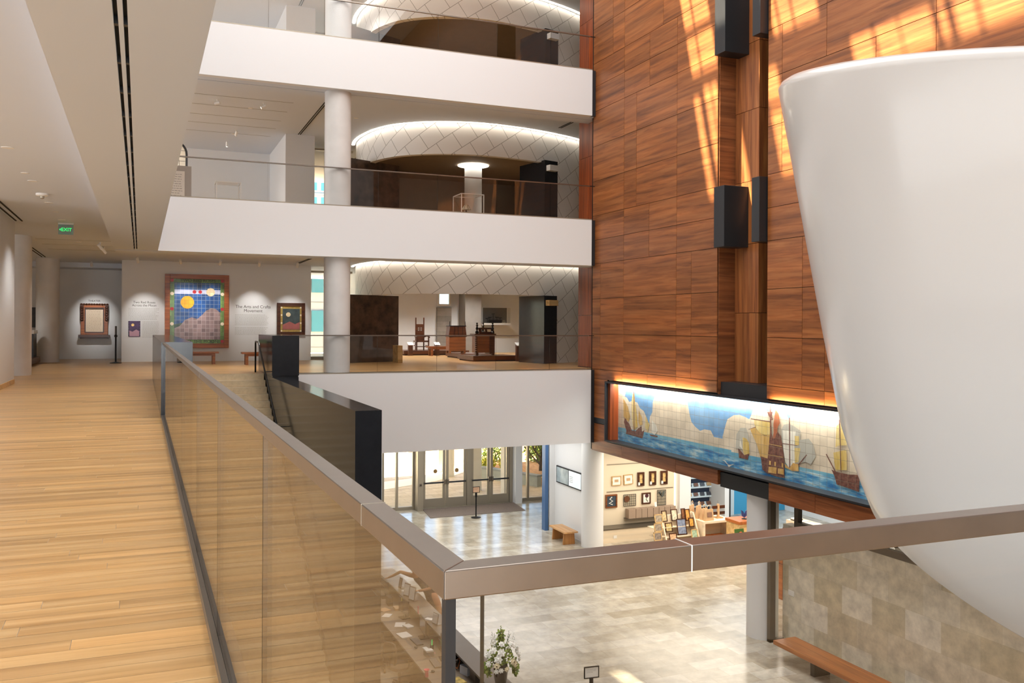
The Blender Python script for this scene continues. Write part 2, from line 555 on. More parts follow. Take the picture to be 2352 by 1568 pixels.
mb = MB(); mb.box(-9, -1.2, -8, 25.22, 7.945, 9.39); struct(mb, 'slab_upper_left', MAT['paint'])

# corridor walls (second floor)
mb = MB(); mb.box(-2.9, -2.6, 18.6, 22.68, -0.0, 3.6); struct(mb, 'wall_left', MAT['gallery_paint'], 'pale plaster wall on the camera side of the corridor')
mb = MB(); mb.box(-2.6, -2.588, 18.6, 22.68, 0, 0.10); struct(mb, 'baseboard_left', MAT['maple'])
mb = MB(); mb.box(-0.62, 6.0, 34.5, 34.9, 0, 3.6); struct(mb, 'wall_picture', MAT['gallery_paint'], 'white gallery wall with the large tile picture')
mb = MB(); mb.box(-0.62, 6.0, 34.488, 34.5, 0, 0.08); struct(mb, 'baseboard_picture', MAT['gallery_paint'])
mb = MB(); mb.box(-9, -0.62, 37.9, 38.2, 0, 3.6); mb.box(-0.62, -0.4, 34.9, 37.9, 0, 3.6); struct(mb, 'wall_theater', MAT['gallery_paint'], 'white wall under the word THEATER')
mb = MB(); mb.box(-9, -0.62, 36.6, 37.9, 3.42, 3.6); struct(mb, 'ceiling_drop', MAT['ceiling_paint'])
mb = MB(); mb.box(-9, -8.8, -8, 44, -6, 13); struct(mb, 'wall_far_left', MAT['gallery_paint'])
mb = MB(); mb.box(-9, 24, -8.3, -8, -6, 17); struct(mb, 'wall_back', MAT['paint'])
mb = MB(); mb.box(-9, 0.37, -8, 38, -6, -5.9); mb.box(0.30, 0.368, -8, 26, -6.0, -0.45); struct(mb, 'wall_under_corridor', MAT['paint'])
# upper left atrium walls, opening added to cast a lobby floor sun patch
mb = MB(); mb.box(-1.4, -1.2, -8, 21.5, 9.4, 17.1); mb.box(-1.4, -1.2, 22.5, 25.6, 9.4, 17.1); mb.box(-1.4, -1.2, 21.5, 22.5, 9.4, 15.1); mb.box(-1.4, -1.2, 21.5, 22.5, 15.65, 17.1); mb.box(-1.4, 14.3, 25.4, 25.6, 13.2, 17.1); struct(mb, 'wall_atrium', MAT['paint'])


def column(x, y, r, z0, z1, mat, lab):
    mb = MB(); mb.cyl((x, y, z0), (x, y, z1), r, n=48)
    return mb.build('column', mat, kind='structure', label=lab, smooth=True)
for z0, z1, lab in ((0, 3.25, 'round concrete column at the second floor balcony edge'), (4.7, 7.95, 'round concrete column at the third floor balcony edge'), (9.4, 13.0, 'round concrete column at the fourth floor balcony edge')):
    column(5.17, 25.50, 0.37, z0, z1, MAT['concrete'], lab)
column(-2.98, 26.25, 0.37, 0, 3.6, MAT['concrete'], 'round concrete column just past the corridor wall')
column(-2.99, 35.0, 0.37, 0, 3.6, MAT['concrete'], 'round concrete column in front of the theater wall')
column(13.98, 26.62, 0.37, -6, -2.3, MAT['paint'], 'round white lobby column beside the shop')
column(13.72, 17.42, 0.37, -6, -2.3, MAT['paint'], 'round white lobby column at the glass shop front')

# ---- tall wood wall on the right, X = 13.2
def panels(spec, x, y_hi, y_lo, rows, mat, name, lab, gap=0.006):
    mb = MB(); rnd = random.Random(11)
    for (z0, z1) in rows:
        cuts = spec(z0)
        ys = [y_hi] + [c for c in cuts if y_lo < c < y_hi] + [y_lo]
        for a, b in zip(ys, ys[1:]):
            mb.ct = min(1, max(0, rnd.gauss(0.5, 0.16)))
            mb.box(x, x + .03, b + gap, a - gap, z0 + gap, z1 - gap)
    o = struct(mb, name, mat, lab)
    return o
ROWZ = [0.0, 1.096, 2.2, 3.3, 4.05, 4.81, 5.9, 7.0, 8.1, 8.87, 9.61, 10.70, 11.8, 12.9, 14.0, 15.1, 16.9]
ROWS = list(zip(ROWZ, ROWZ[1:]))
def lcut(z):
    if z < -0.05: return [23.29, 21.86, 20.40]
    if z < 3.2: return [24.67, 23.23, 20.40, 19.70]
    if z < 4.7: return [23.23, 21.80, 20.40]
    if z < 8.0: return [23.23, 22.52, 20.40]
    if z < 9.5: return [23.23, 21.80, 20.40]
    return [23.93, 23.23, 21.10]
def rcut(z):
    if z < -0.05: return [14.78, 12.0]
    if z < 1.0: return [15.47, 14.78, 11.9]
    if z < 3.2: return [15.47, 11.9]
    if z < 4.7: return [13.6, 11.2]
    if z < 6.9: return [16.16, 13.4, 11.97]
    if z < 8.0: return [16.16, 14.76, 11.97]
    return [14.76, 11.97, 9.4]
panels(lcut, 13.2, 25.2, 18.565, [(-0.30, 0.0)] + ROWS, MAT['walnut'], 'wall_right', 'tall walnut panelled atrium wall left of the recess')
panels(lambda z: [], 13.2, 25.2, 24.20, [(-1.52, -0.75), (-0.75, -0.30)], MAT['walnut'], 'wall_right', 'walnut panels beside the mural')
panels(rcut, 13.2, 16.644, -4, [(-0.30, 0.0)] + ROWS, MAT['walnut'], 'wall_right', 'tall walnut panelled atrium wall right of the recess')
mb = MB(); mb.box(13.225, 13.26, 18.565, 25.3, -0.30, 17); mb.box(13.225, 13.26, -4, 16.644, -0.30, 17); mb.box(13.225, 13.26, 24.2, 25.3, -2.54, -0.3); struct(mb, 'wall_right_backing', MAT['slot'])
# recess with the vertical pilaster
mb = MB(); mb.box(13.235, 14.25, 18.535, 18.565, -0.33, 17)
struct(mb, 'recess_cheek', wood('walnut_x', '#5f3420', '#85502e', '#9c653e', 'x', 0.42, 0.06, 0.8, 0.6, 0.2))
mb = MB(); mb.box(14.2, 14.25, 16.5, 18.6, -0.33, 17); mb.box(13.24, 14.2, 16.60, 16.644, -0.33, 17); struct(mb, 'recess_back', MAT['slot'])
mb = MB()
PZ = [-0.02, 1.68, 3.36, 4.89, 6.62, 8.25, 9.9, 11.5, 13.2, 16.9]
rnd = random.Random(5)
for a, b in zip(PZ, PZ[1:]):
    mb.ct = rnd.uniform(0.4, 0.75); mb.box(13.70, 14.19, 17.60, 18.52, a + .006, b - .006)
struct(mb, 'pilaster', MAT['walnut_v'], 'walnut pilaster with upright grain in the wall recess')
mb = MB(); mb.box(13.28, 14.2, 16.65, 18.50, -0.34, -0.02); struct(mb, 'trim_1', MAT['bronze'], 'black sill at the foot of the recess')
mb = MB(); mb.box(13.24, 14.2, 16.58, 18.45, -2.60, -2.24); struct(mb, 'trim_2', MAT['bronze'], 'black infill panel below the mural')
mb = MB(); mb.box(13.19, 13.24, 24.20, 25.2, -1.68, -1.52); struct(mb, 'trim_3', MAT['bronze'])
# band below the mural
def bandpanels(y_hi, y_lo, cuts, z0, z1, lab):
    mb = MB(); ys = [y_hi] + cuts + [y_lo]; rnd = random.Random(3)
    for a, b in zip(ys, ys[1:]):
        mb.ct = rnd.uniform(0.35, 0.7); mb.box(13.2, 13.62, b + .005, a - .005, z0, z1)
    struct(mb, 'wall_band', MAT['walnut_gloss'], lab)
wood('walnut_gloss', '#6c3c24', '#935733', '#a96c42', 'y', 0.25, 0.5, 0.8, 0.4)
bandpanels(25.2, 18.50, [23.29, 21.78, 20.39], -2.56, -2.20, 'walnut band under the left half of the mural')
bandpanels(16.56, 8.0, [13.14 + 1.9, 13.14], -2.60, -2.20, 'walnut band under the right half of the mural')
mb = MB(); mb.box(13.2, 13.23, 24.20, 25.2, -2.2, -1.70); struct(mb, 'wall_right_low', MAT['walnut'])
# wood returns at the balcony ends
for z0, z1, j in ((0.02, 3.5, 1.70), (4.72, 8.2, 6.86), (9.42, 13.0, 11.3)):
    mb = MB(); mb.box(13.45, 13.62, 25.05, 26.68, z0, j - .006); mb.ct = 0.35; mb.box(13.45, 13.62, 25.05, 26.68, j + .006, z1)
    struct(mb, 'wall_return', MAT['redwood_v'], 'red walnut end wall beside the balcony')
mb = MB(); mb.box(13.44, 13.6, 25.05, 26.68, -2.3, 0.02); mb.box(13.47, 13.66, 25.0, 26.6, 3.5, 4.7); mb.box(13.47, 13.66, 25.0, 26.6, 8.2, 9.42); struct(mb, 'wall_return_core', MAT['slot'])

# dark metal fittings on the recess
def wallbox(y0, y1, z0, z1, x1, lab):
    mb = MB(); mb.box(12.99, x1, y0, y1, z0, z1)
    mb.build('wall_light_housing', MAT['bronze'], label=lab, cat='wall light', group='dark housings beside the pilaster', bevel=0.006)
wallbox(18.0, 18.42, 3.28, 4.76, 13.72, 'tall black wall housing left of the pilaster, lower of two')
wallbox(18.0, 18.42, 7.99, 9.55, 13.72, 'tall black wall housing left of the pilaster, upper of two')
wallbox(16.67, 16.95, 3.29, 4.77, 13.55, 'tall black wall housing right of the pilaster, lower of two')
wallbox(16.67, 16.95, 8.03, 9.60, 13.55, 'tall black wall housing right of the pilaster, upper of two')

# ---- curved tiled drum
def crom(P, k=8):
    out = []
    for i in range(len(P) - 1):
        p0 = Vector(P[max(i - 1, 0)]); p1 = Vector(P[i]); p2 = Vector(P[i + 1]); p3 = Vector(P[min(i + 2, len(P) - 1)])
        for j in range(k):
            t = j / k
            out.append(tuple(0.5 * ((2 * p1) + (-p0 + p2) * t + (2 * p0 - 5 * p1 + 4 * p2 - p3) * t * t + (-p0 + 3 * p1 - 3 * p2 + p3) * t ** 3)))
    out.append(tuple(P[-1]))
    return out
CURVE = crom([(8.6, 36.5), (7.9, 35.2), (7.62, 34.03), (7.54, 33.2), (7.58, 32.34), (7.78, 31.22), (8.29, 30.18), (9.3, 29.37), (10.73, 28.95), (12.43, 29.08), (13.9, 29.50), (15.08, 30.03), (16.5, 30.9), (18.0, 32.5)])
def drum(zf, zo, zt, lab):
    mb = MB(); s = 0; prev = None
    rows = []
    for i, (x, y) in enumerate(CURVE):
        if prev: s += math.hypot(x - prev[0], y - prev[1])
        prev = (x, y)
        low = zf if (x > 13.55) or (y > 34.6) else zo
        a = CURVE[max(i - 1, 0)]; b = CURVE[min(i + 1, len(CURVE) - 1)]
        t = Vector((b[0] - a[0], b[1] - a[1])).normalized(); nrm = Vector((t.y, -t.x))
        rows.append((x, y, low, s, -nrm * 0.22))
    for i in range(len(rows) - 1):
        A, B = rows[i], rows[i + 1]
        lo = min(A[2], B[2]) if (A[0] > 13.3 or A[1] > 34) else max(A[2], B[2])
        b = len(mb.v)
        for (q, dd) in ((A, 0), (B, 0), (B, 1), (A, 1)):
            ox, oy = (q[4].x, q[4].y) if dd else (0, 0)
            for z in (lo, zt):
                mb.uv[len(mb.v)] = (q[3], z)
                mb.v.append((q[0] + ox, q[1] + oy, z))
        for f in ((0, 2, 3, 1), (4, 6, 7, 5), (0, 6, 4, 2), (1, 3, 5, 7)):
            mb.f.append([b + k for k in f]); mb.m.append(0); mb.tone.append(0.5)
    o = mb.build('tiled_drum_wall', MAT['drum_tile'], kind='structure', label=lab)
    w = o.modifiers.new('weld', 'WELD'); w.merge_threshold = 0.001
    for p in o.data.polygons: p.use_smooth = True
    o.data.set_sharp_from_angle(angle=R(40))
    # light cove where the drum meets the ceiling
    mb = MB()
    for i in range(14, len(rows) - 10):
        A, B = rows[i], rows[i + 1]
        f = 0.35
        mb.quad((A[0] - A[4].x * .3, A[1] - A[4].y * .3, zt - .012), (B[0] - B[4].x * .3, B[1] - B[4].y * .3, zt - .012), (B[0] - B[4].x * .75, B[1] - B[4].y * .75, zt - .012), (A[0] - A[4].x * .75, A[1] - A[4].y * .75, zt - .012))
    mb.build('cove_strip', MAT['cove_glow'], kind='structure', label='glowing cove along the top of the drum')
drum(0.0, 2.43, 3.60, 'curved white tiled drum above the second floor gallery opening')
drum(4.7, 7.22, 8.30, 'curved white tiled drum above the third floor gallery opening')
drum(9.4, 11.92, 13.0, 'curved white tiled drum above the fourth floor gallery opening')

# dark portal panels in the drum openings
def portal(zf, h, lab):
    mb = MB()
    a = Vector((5.96, 31.15)); b = Vector((8.86, 32.38)); t = (b - a).normalized(); n = Vector((-t.y, t.x)) * 0.16
    poly = [(a.x, a.y), (b.x, b.y), (b.x + n.x, b.y + n.y), (a.x + n.x, a.y + n.y)]
    mb.prism(poly, 'z', zf + .002, zf + h)
    struct(mb, 'portal_panel', MAT['patina'], lab + ' left of the gallery opening')
    mb = MB()
    poly = [(13.30, 29.08), (13.88, 29.24), (13.55, 30.75), (12.97, 30.6)]
    mb.prism(poly, 'z', zf + .002, zf + h)
    struct(mb, 'portal_panel', MAT['stone_dark'], lab + ' right of the gallery opening')
portal(0, 2.43, 'second floor dark patinated panel')
portal(4.7, 2.57, 'third floor dark patinated panel')
portal(9.4, 2.57, 'fourth floor dark patinated panel')

# rooms inside the drum and around
plain('taupe', '#84776a', 0.7, noise=0.04)
mb = MB(); mb.box(8.6, 20.5, 42.4, 42.6, 0, 3.6); struct(mb, 'wall_gallery_end', MAT['gallery_paint'], 'white end wall of the furniture gallery')
mb = MB(); mb.box(20.3, 20.5, 28, 42.6, -6, 13); struct(mb, 'wall_gallery_right', MAT['gallery_paint'])
mb = MB(); mb.box(8.6, 8.8, 36.4, 42.6, 0, 3.6); struct(mb, 'wall_gallery_left', MAT['gallery_paint'])
mb = MB(); mb.box((13.528, 42.300, 2.586)[0], (14.276, 42.300, 2.598)[0], 42.28, 42.40, 0, 2.25); struct(mb, 'wall_boarded', MAT['board_concrete'], 'board-marked concrete strip under the small gallery window')
mb = MB(); mb.box((14.703, 41.500, 2.584)[0], (15.547, 41.500, 2.598)[0], 41.45, 42.40, 0, 3.6); struct(mb, 'pier', MAT['grey_pier'], 'dark grey pier in the gallery end wall')
mb = MB(); mb.box(14.3, 17.5, 34.2 + 2.5, 34.2 + 2.6, 0, 0.0001)
for zf in (4.7, 9.4):
    mb = MB(); mb.box(8.6, 20.5, 40.4, 40.6, zf, zf + 3.6); mb.box(8.6, 8.8, 35.5, 40.6, zf, zf + 3.6); struct(mb, 'wall_inner', MAT['taupe'], 'taupe wall inside the upper drum gallery')
    mb = MB(); mb.box(8.2, 20, 31.5, 40.4, zf + 3.50, zf + 3.59); struct(mb, 'ceiling_inner', MAT['taupe'])
mb = MB(); mb.cyl((13.1, 36.0, 4.7), (13.1, 36.0, 8.2), 0.37, n=32); mb.build('column', MAT['gallery_paint'], kind='structure', label='white column ringed by a glowing ceiling halo', smooth=True)
# third and fourth floor left rooms
for zf in (4.7, 9.4):
    mb = MB(); mb.box(4.85, 5.9, 33.3, 38, zf, zf + 3.6); struct(mb, 'wall_block', MAT['gallery_paint'], 'white wall block left of the tall window')
    mb = MB(); mb.box(-9, 4.85, 37.6, 38, zf, zf + 3.6); struct(mb, 'wall_end', MAT['gallery_paint'])
# slots in the upper ceilings
for zc in (8.295, 12.995, 3.595):
    mb = MB(); mb.box(5.27, 5.30, 26.6, 33.2, zc - .01, zc + .001); mb.box(5.34, 5.37, 26.6, 33.2, zc - .01, zc + .001); struct(mb, 'slot_vent', MAT['slot'])
    mb = MB(); mb.box(13.50, 13.53, 27.2, 28.4, zc - .01, zc + .001); mb.box(13.58, 13.61, 27.2, 28.4, zc - .01, zc + .001); struct(mb, 'slot_vent', MAT['slot'])
mb = MB(); mb.box(-2.56, -2.53, 15.0, 22.4, 3.585, 3.601); mb.box(-2.44, -2.41, 15.0, 22.4, 3.585, 3.601); mb.box(-3.10, -3.07, 29.7, 34.0, 3.585, 3.601); mb.box(-3.0, -2.97, 29.7, 34.0, 3.585, 3.601); struct(mb, 'slot_vent', MAT['slot'])
mb = MB()
for y in (28.6, 29.9, 31.3, 32.6, 34.0):
    mb.box(-0.5, 4.4, y, y + .02, 8.296, 8.301)
for y in (26.9, 28.6, 30.4):
    mb.box(-2.6, -0.7, y, y + .018, 3.596, 3.601)
struct(mb, 'slot_joint', MAT['grey_pier'])

# window walls at the facade, Y = 35
def windowwall(n, zf, z1):
    t = None
    mb = MB()
    for x in (6.0, 6.62):
        mb.box(x - .03, x + .03, 35.0, 35.12, zf + .01, z1)
    mb.box(6.0, 7.7, 35.0, 35.12, zf, zf + .12); mb.box(6.0, 7.7, 35.0, 35.12, z1 - .08, z1)
    w = struct(mb, 'window_%d' % n, MAT['alu'], 'tall window beside the balcony column')
    mb = MB(); mb.box(6.0, 7.7, 35.05, 35.06, zf + .12, z1 - .08); mb.build('window_pane', MAT['glass_clear'], parent=w)
windowwall(1, 0.0, 3.45)
windowwall(2, 4.7, 8.20)
windowwall(3, 9.4, 12.7)

# unseen atrium roof, rectangular openings shaped to cast the wall's sun patches
holes = []
for (x0, x1, y0, y1) in ((8.63, 9.12, 21.06, 21.70), (8.63, 9.12, 21.78, 22.16), (9.26, 10.2, 21.06, 21.70), (9.26, 10.2, 21.78, 22.16),
                         (7.0, 8.3, 22.02, 22.26), (8.85, 9.55, 20.10, 20.62), (9.7, 10.45, 20.10, 20.62), (7.15, 8.4, 21.22, 21.46), (7.15, 8.4, 21.52, 21.78),
                         (8.66, 9.45, 17.45, 18.16), (8.66, 9.45, 18.24, 18.62), (8.66, 9.45, 18.70, 18.88),
                         (7.93, 8.28, 16.2, 16.74), (7.93, 8.28, 15.55, 16.1), (7.93, 8.28, 14.8, 15.5), (7.93, 8.28, 14.50, 14.62), (7.93, 8.28, 13.9, 14.3), (7.93, 8.28, 13.0, 13.8), (7.93, 8.28, 11.5, 12.9),
                         (7.1, 7.8, 19.02, 19.44), (7.93, 8.3, 19.02, 19.46)):
    holes.append((x0, x1, y0, y1))
xs = sorted(set([-1.3, 14.3] + [h[0] for h in holes] + [h[1] for h in holes]))
ys = sorted(set([-8.0, 25.6] + [h[2] for h in holes] + [h[3] for h in holes]))
mb = MB()
for x0, x1 in zip(xs, xs[1:]):
    for y0, y1 in zip(ys, ys[1:]):
        cx, cyy = (x0 + x1) / 2, (y0 + y1) / 2
        if any(h[0] < cx < h[1] and h[2] < cyy < h[3] for h in holes): continue
        mb.quad((x0, y0, 17.0), (x1, y0, 17.0), (x1, y1, 17.0), (x0, y1, 17.0))
struct(mb, 'roof', MAT['paint'], 'unseen atrium roof with openings cut to cast the sun patches')
mb = MB(); mb.box(-9, -1.3, -8, 44, 13.2, 13.4); mb.box(-1.3, 24, 25.4, 44, 13.2, 13.4); mb.box(14.2, 24, -8, 26, -0.3, 13.3); struct(mb, 'roof_rest_light_block', MAT['paint'])  # last box is an unseen block stopping light behind the walnut wall

# ================================================================= lobby shell, entrance and outdoors
mb = MB(); mb.box(3.2, 20, 25.24, 34.5, -2.31, -2.0); struct(mb, 'ceiling_lobby', MAT['ceiling_paint'])
mb = MB(); mb.box(-9, 8.80, 34.5, 34.8, -6, -0.45); mb.box(15.9, 24, 34.5, 34.8, -6, -0.45); mb.box(8.8, 15.9, 34.5, 34.8, -2.6, -0.45); struct(mb, 'wall_entrance', MAT['paint'])
mb = MB(); mb.box(8.9, 24, 42.7, 43.0, -0.45, 13.2); struct(mb, 'wall_gallery_outer', MAT['paint'])
mb = MB(); mb.box(24, 24.3, -8, 43, -6, 13.3); struct(mb, 'wall_shop_far', MAT['paint'])
# white partition with the screen
mb = MB(); mb.box(13.80, 14.25, 26.75, 29.18, -6, -2.31); mb.box(13.60, 14.25, 29.18, 29.52, -6, -2.31)
struct(mb, 'wall_screen', MAT['paint'], 'white lobby partition carrying the dark screen')
mb = MB(); mb.box(13.788, 13.80, 26.9, 29.18, -6, -5.92); struct(mb, 'baseboard_screen', MAT['gallery_paint'])
mb = MB(); mb.box(13.44, 13.56, 29.22, 29.50, -6, -2.31); struct(mb, 'column_blue', MAT['blue_metal'], 'slim blue metal pier at the end of the white partition')

# ---- entrance doors
def frame_rect(mb, x0, x1, z0, z1, y0, y1, w, wb=None, wt=None):
    wb = w if wb is None else wb; wt = w if wt is None else wt
    mb.box(x0, x0 + w, y0, y1, z0, z1); mb.box(x1 - w, x1, y0, y1, z0, z1)
    mb.box(x0 + w, x1 - w, y0, y1, z0, z0 + wb); mb.box(x0 + w, x1 - w, y0, y1, z1 - wt, z1)
ZT = -2.6
leafs = [(10.47, 11.43, -1), (11.45, 12.33, 1), (12.52, 13.36, -1), (13.38, 14.22, 1)]
names = ['leftmost leaf of the glazed entrance doors', 'second leaf of the glazed entrance doors', 'third leaf of the glazed entrance doors, behind the sign stand', 'rightmost leaf of the glazed entrance doors']
for i, (x0, x1, hs) in enumerate(leafs):
    mb = MB(); frame_rect(mb, x0, x1, -5.98, ZT - .02, 34.52, 34.58, 0.115, 0.36, 0.12)
    d = mb.build('door_%d' % (i + 1), MAT['alu'], kind='structure', label=names[i])
    mb = MB(); mb.box(x0 + .115, x1 - .115, 34.545, 34.555, -5.62, ZT - .14); mb.build('door_pane', MAT['glass_clear'], parent=d)
    mb = MB(); mb.box(x0 + .04, x1 - .04, 34.43, 34.47, -5.01, -4.95); mb.build('push_bar', MAT['bronze'], parent=d)
    xe = x1 - .10 if hs < 0 else x0 + .02
    mb = MB(); mb.box(xe, xe + .08, 34.40, 34.50, -5.06, -4.86); mb.build('latch_plate', MAT['steel'], parent=d, bevel=.01)
    if i < 2:
        cx = 11.01 if i == 0 else 11.92
        mb = MB(); mb.cyl((cx, 34.535, -4.53), (cx, 34.544, -4.53), 0.085, n=24); mb.build('door_decal', plain('decal_brown%d' % i, '#8a6a3c', 0.6), parent=d)
mb = MB()
mb.box(12.34, 12.51, 34.46, 34.60, -6, ZT); mb.box(10.36, 10.46, 34.46, 34.6, -6, ZT); mb.box(14.23, 14.36, 34.46, 34.6, -6, ZT); mb.box(10.36, 14.36, 34.46, 34.6, ZT - .02, ZT + .2)
mb.box(10.4, 14.3, 34.40, 34.60, -6.0, -5.985)
struct(mb, 'door_frame', MAT['alu'], 'bronze-grey frame around the entrance doors')
mb = MB(); mb.box(10.13, 10.36, 34.05, 34.6, -6, ZT + .3); struct(mb, 'pier_left', MAT['alu'], 'tan metal pier left of the doors')
mb = MB(); mb.box(14.37, 14.66, 34.15, 34.6, -6, ZT + .3); struct(mb, 'pier_right', MAT['gallery_paint'], 'pale pier right of the doors')
for n, (x0, x1, xm) in enumerate(((8.82, 10.12, 9.40), (14.67, 15.9, 15.06))):
    mb = MB(); frame_rect(mb, x0, x1, -6, ZT + .1, 34.5, 34.6, 0.07, 0.13, 0.1); mb.box(xm - .045, xm + .045, 34.45, 34.6, -5.9, ZT)
    w = struct(mb, 'window_%d' % (n + 4), MAT['alu'], 'side window ' + ('left' if n == 0 else 'right') + ' of the entrance doors')
    mb = MB(); mb.box(x0 + .07, x1 - .07, 34.545, 34.555, -5.87, ZT); mb.build('window_pane', MAT['glass_clear'], parent=w)
mb = MB(); mb.box(10.20, 10.30, 34.03, 34.05, -5.02, -4.90); o = mb.build('door_button', MAT['steel'], label='square push plate on the pier left of the doors', cat='switch', bevel=.004)
mb = MB(); mb.box(10.228, 10.272, 34.022, 34.03, -4.982, -4.938); mb.build('button', MAT['black_metal'], parent=o, org=False).location = (-10.25, -34.04, 5.02)

# ---- outdoors
brickmat('paving', ['#bdb09a', '#c9bda8', '#d3c8b6'], '#8f8576', 0.9, 0.3, 0.7, msize=0.006, mottle=0.15)
plain('concrete_path', '#e9e5dc', 0.7, noise=0.05)
mb = MB(); mb.quad((-40, 34.8, -6.03), (90, 34.8, -6.03), (90, 260, -6.03), (-40, 260, -6.03)); struct(mb, 'ground_paving', MAT['paving'], 'paved forecourt outside the doors')
mb = MB(); mb.box(5, 24, 34.8, 39.4, -1.3, -0.9); struct(mb, 'canopy', MAT['paint'], 'canopy over the entrance')
mb = MB()
pts = [(13.246, 50.386, -6.000), (13.667, 50.804, -6.000), (13.563, 45.416, -6.000), (13.184, 44.934, -6.000)]
mb.prism([(p[0], p[1]) for p in pts], 'z', -6.02, -5.99); struct(mb, 'kerb', MAT['concrete_path'], 'pale kerb crossing the forecourt')
plain('render_white', '#e8e3d8', 0.8, noise=0.04)
def extcol(c, w, d, lab):
    mb = MB(); mb.box(c[0] - w / 2, c[0] + w / 2, c[1], c[1] + d, -6.03, -1.0); struct(mb, 'column_outside', MAT['render_white'], lab)
extcol((14.034, 43.023, -6.030), .30, .3, 'white square column outside behind the left doors')
extcol((13.965, 41.512, -6.030), .45, .25, 'tan-lit wall fin outside behind the second door leaf')
extcol((13.929, 37.559, -6.030), .42, .45, 'pale square column outside behind the third door leaf')
extcol((14.851, 36.315, -6.030), .26, .4, 'pale square column outside behind the rightmost door leaf')
plain('planter_concrete', '#a7aca4', 0.8, noise=0.12, nscale=2)
plain('planter_cap', '#8b9290', 0.7)
mb = MB(); mb.prism([(15.2, 40.9), (16.84, 37.5), (17.10, 37.62), (15.5, 41.0)], 'z', -6.03, -5.58); struct(mb, 'planter_wall', MAT['planter_concrete'], 'low concrete planter wall outside')
mb = MB(); mb.prism([(15.16, 40.9), (16.82, 37.46), (17.14, 37.6), (15.54, 41.02)], 'z', -5.58, -5.50); struct(mb, 'planter_cap', MAT['planter_cap'])
plain('mulch', '#c39a6c', 0.9, noise=0.3, nscale=6)
mb = MB(); mb.prism([(17.10, 37.7), (30, 39), (30, 60), (14.6, 60), (15.5, 41.1)], 'z', -6.03, -5.68); struct(mb, 'ground_bed', MAT['mulch'], 'sunlit planting bed behind the planter wall')
mb = MB(); mb.prism([(6, 38.6), (10, 39.2), (13.0, 40.6), (15.2, 42.6), (15.0, 43.6), (12.4, 41.8), (9.5, 40.9), (6, 40.6)], 'z', -6.03, -6.015); struct(mb, 'path_outside', MAT['concrete_path'], 'curved pale concrete path outside')

def leafmat(name, a, b_):
    m, n, l, b = nmat(name)
    at = n.new('ShaderNodeAttribute'); at.attribute_name = 'tone'
    l.new(ramp(n, l, at.outputs['Fac'], [(0.0, srgb(a)), (1.0, srgb(b_))]), b.inputs['Base Color'])
    b.inputs['Roughness'].default_value = 0.6
    b.inputs['Transmission Weight'].default_value = 0.0
    return m
leafmat('leaf_yellow', '#8a9a1c', '#dcd83a'); leafmat('leaf_dark', '#24421c', '#4f7a34'); leafmat('leaf_mid', '#4d6b2a', '#9fb04a'); leafmat('leaf_rust', '#a5622f', '#d9a05a')
plain('bark', '#54483c', 0.9, noise=0.2, nscale=12)

def leaves(mb, c, r, n, s, sq=(1, 1, 1), rnd=random):
    for _ in range(n):
        while True:
            p = Vector((rnd.uniform(-1, 1), rnd.uniform(-1, 1), rnd.uniform(-1, 1)))
            if 0.3 < p.length < 1: break
        q = Vector(c) + Vector((p.x * r * sq[0], p.y * r * sq[1], p.z * r * sq[2]))
        a = Vector((rnd.gauss(0, 1), rnd.gauss(0, 1), rnd.gauss(0, 1))).normalized()
        b = a.orthogonal().normalized() * s * 0.5
        mb.ct = rnd.random()
        mb.add([q, q + a * s * .6 + b, q + a * s * 1.3, q + a * s * .6 - b], [(0, 1, 2, 3)])

def shrub(loc, r, mat, lab, n=420, s=0.16, sq=(1, 1, 0.8)):
    t = thing('garden_shrub', lab, 'shrub', loc, group=None)
    rnd = random.Random(int(loc[0] * 100))
    mb = MB(); leaves(mb, (0, 0, r * .7), r, n, s, sq, rnd); mb.build('foliage', MAT[mat], parent=t, kind='stuff')
    mb = MB()
    for k in range(4):
        a = k * 1.6; mb.tube([(0, 0, -.1), (math.cos(a) * r * .2, math.sin(a) * r * .2, r * .4), (math.cos(a) * r * .5, math.sin(a) * r * .5, r * .9)], [.03, .02, .01], 6)
    mb.build('stem', MAT['bark'], parent=t)
    return t
BZ = -5.69
shrub((15.88, 41.3, BZ), .40, 'leaf_yellow', 'bright yellow-green shrub behind the planter, left of two', 420, .09)
shrub((16.62, 40.6, BZ), .42, 'leaf_yellow', 'yellow-green shrub behind the planter, right of two', 420, .09)
shrub((17.3, 41.2, BZ), .34, 'leaf_rust', 'rust-leaved shrub right of the yellow-green shrubs', 300, .08)
shrub((17.0, 43.4, BZ), .75, 'leaf_mid', 'tall olive bush behind the yellow-green shrubs', 700, .13, (1, 1, 1.1))
shrub((19.2, 42.6, BZ), .75, 'leaf_mid', 'large olive bush behind the small tree', 800, .13, (1, 1, 1.1))
shrub((20.4, 44.6, BZ), .85, 'leaf_yellow', 'sunlit yellowish bush farthest behind the small tree', 800, .14)
shrub((14.6, 51.0, -6.03), .8, 'leaf_rust', 'dry tan shrub beyond the kerb behind the left side window', 500, .14)
shrub((16.9, 51.5, -6.03), .8, 'leaf_rust', 'dry shrub seen through the leftmost door leaf', 500, .14)
shrub((18.9, 40.2, BZ), .25, 'leaf_rust', 'low reddish shrub at the foot of the small tree', 200, .07)
tr = thing('garden_tree', 'small branching tree with dark green crown outside the right side window', 'tree', (18.0, 39.7, -5.69))
mb = MB()
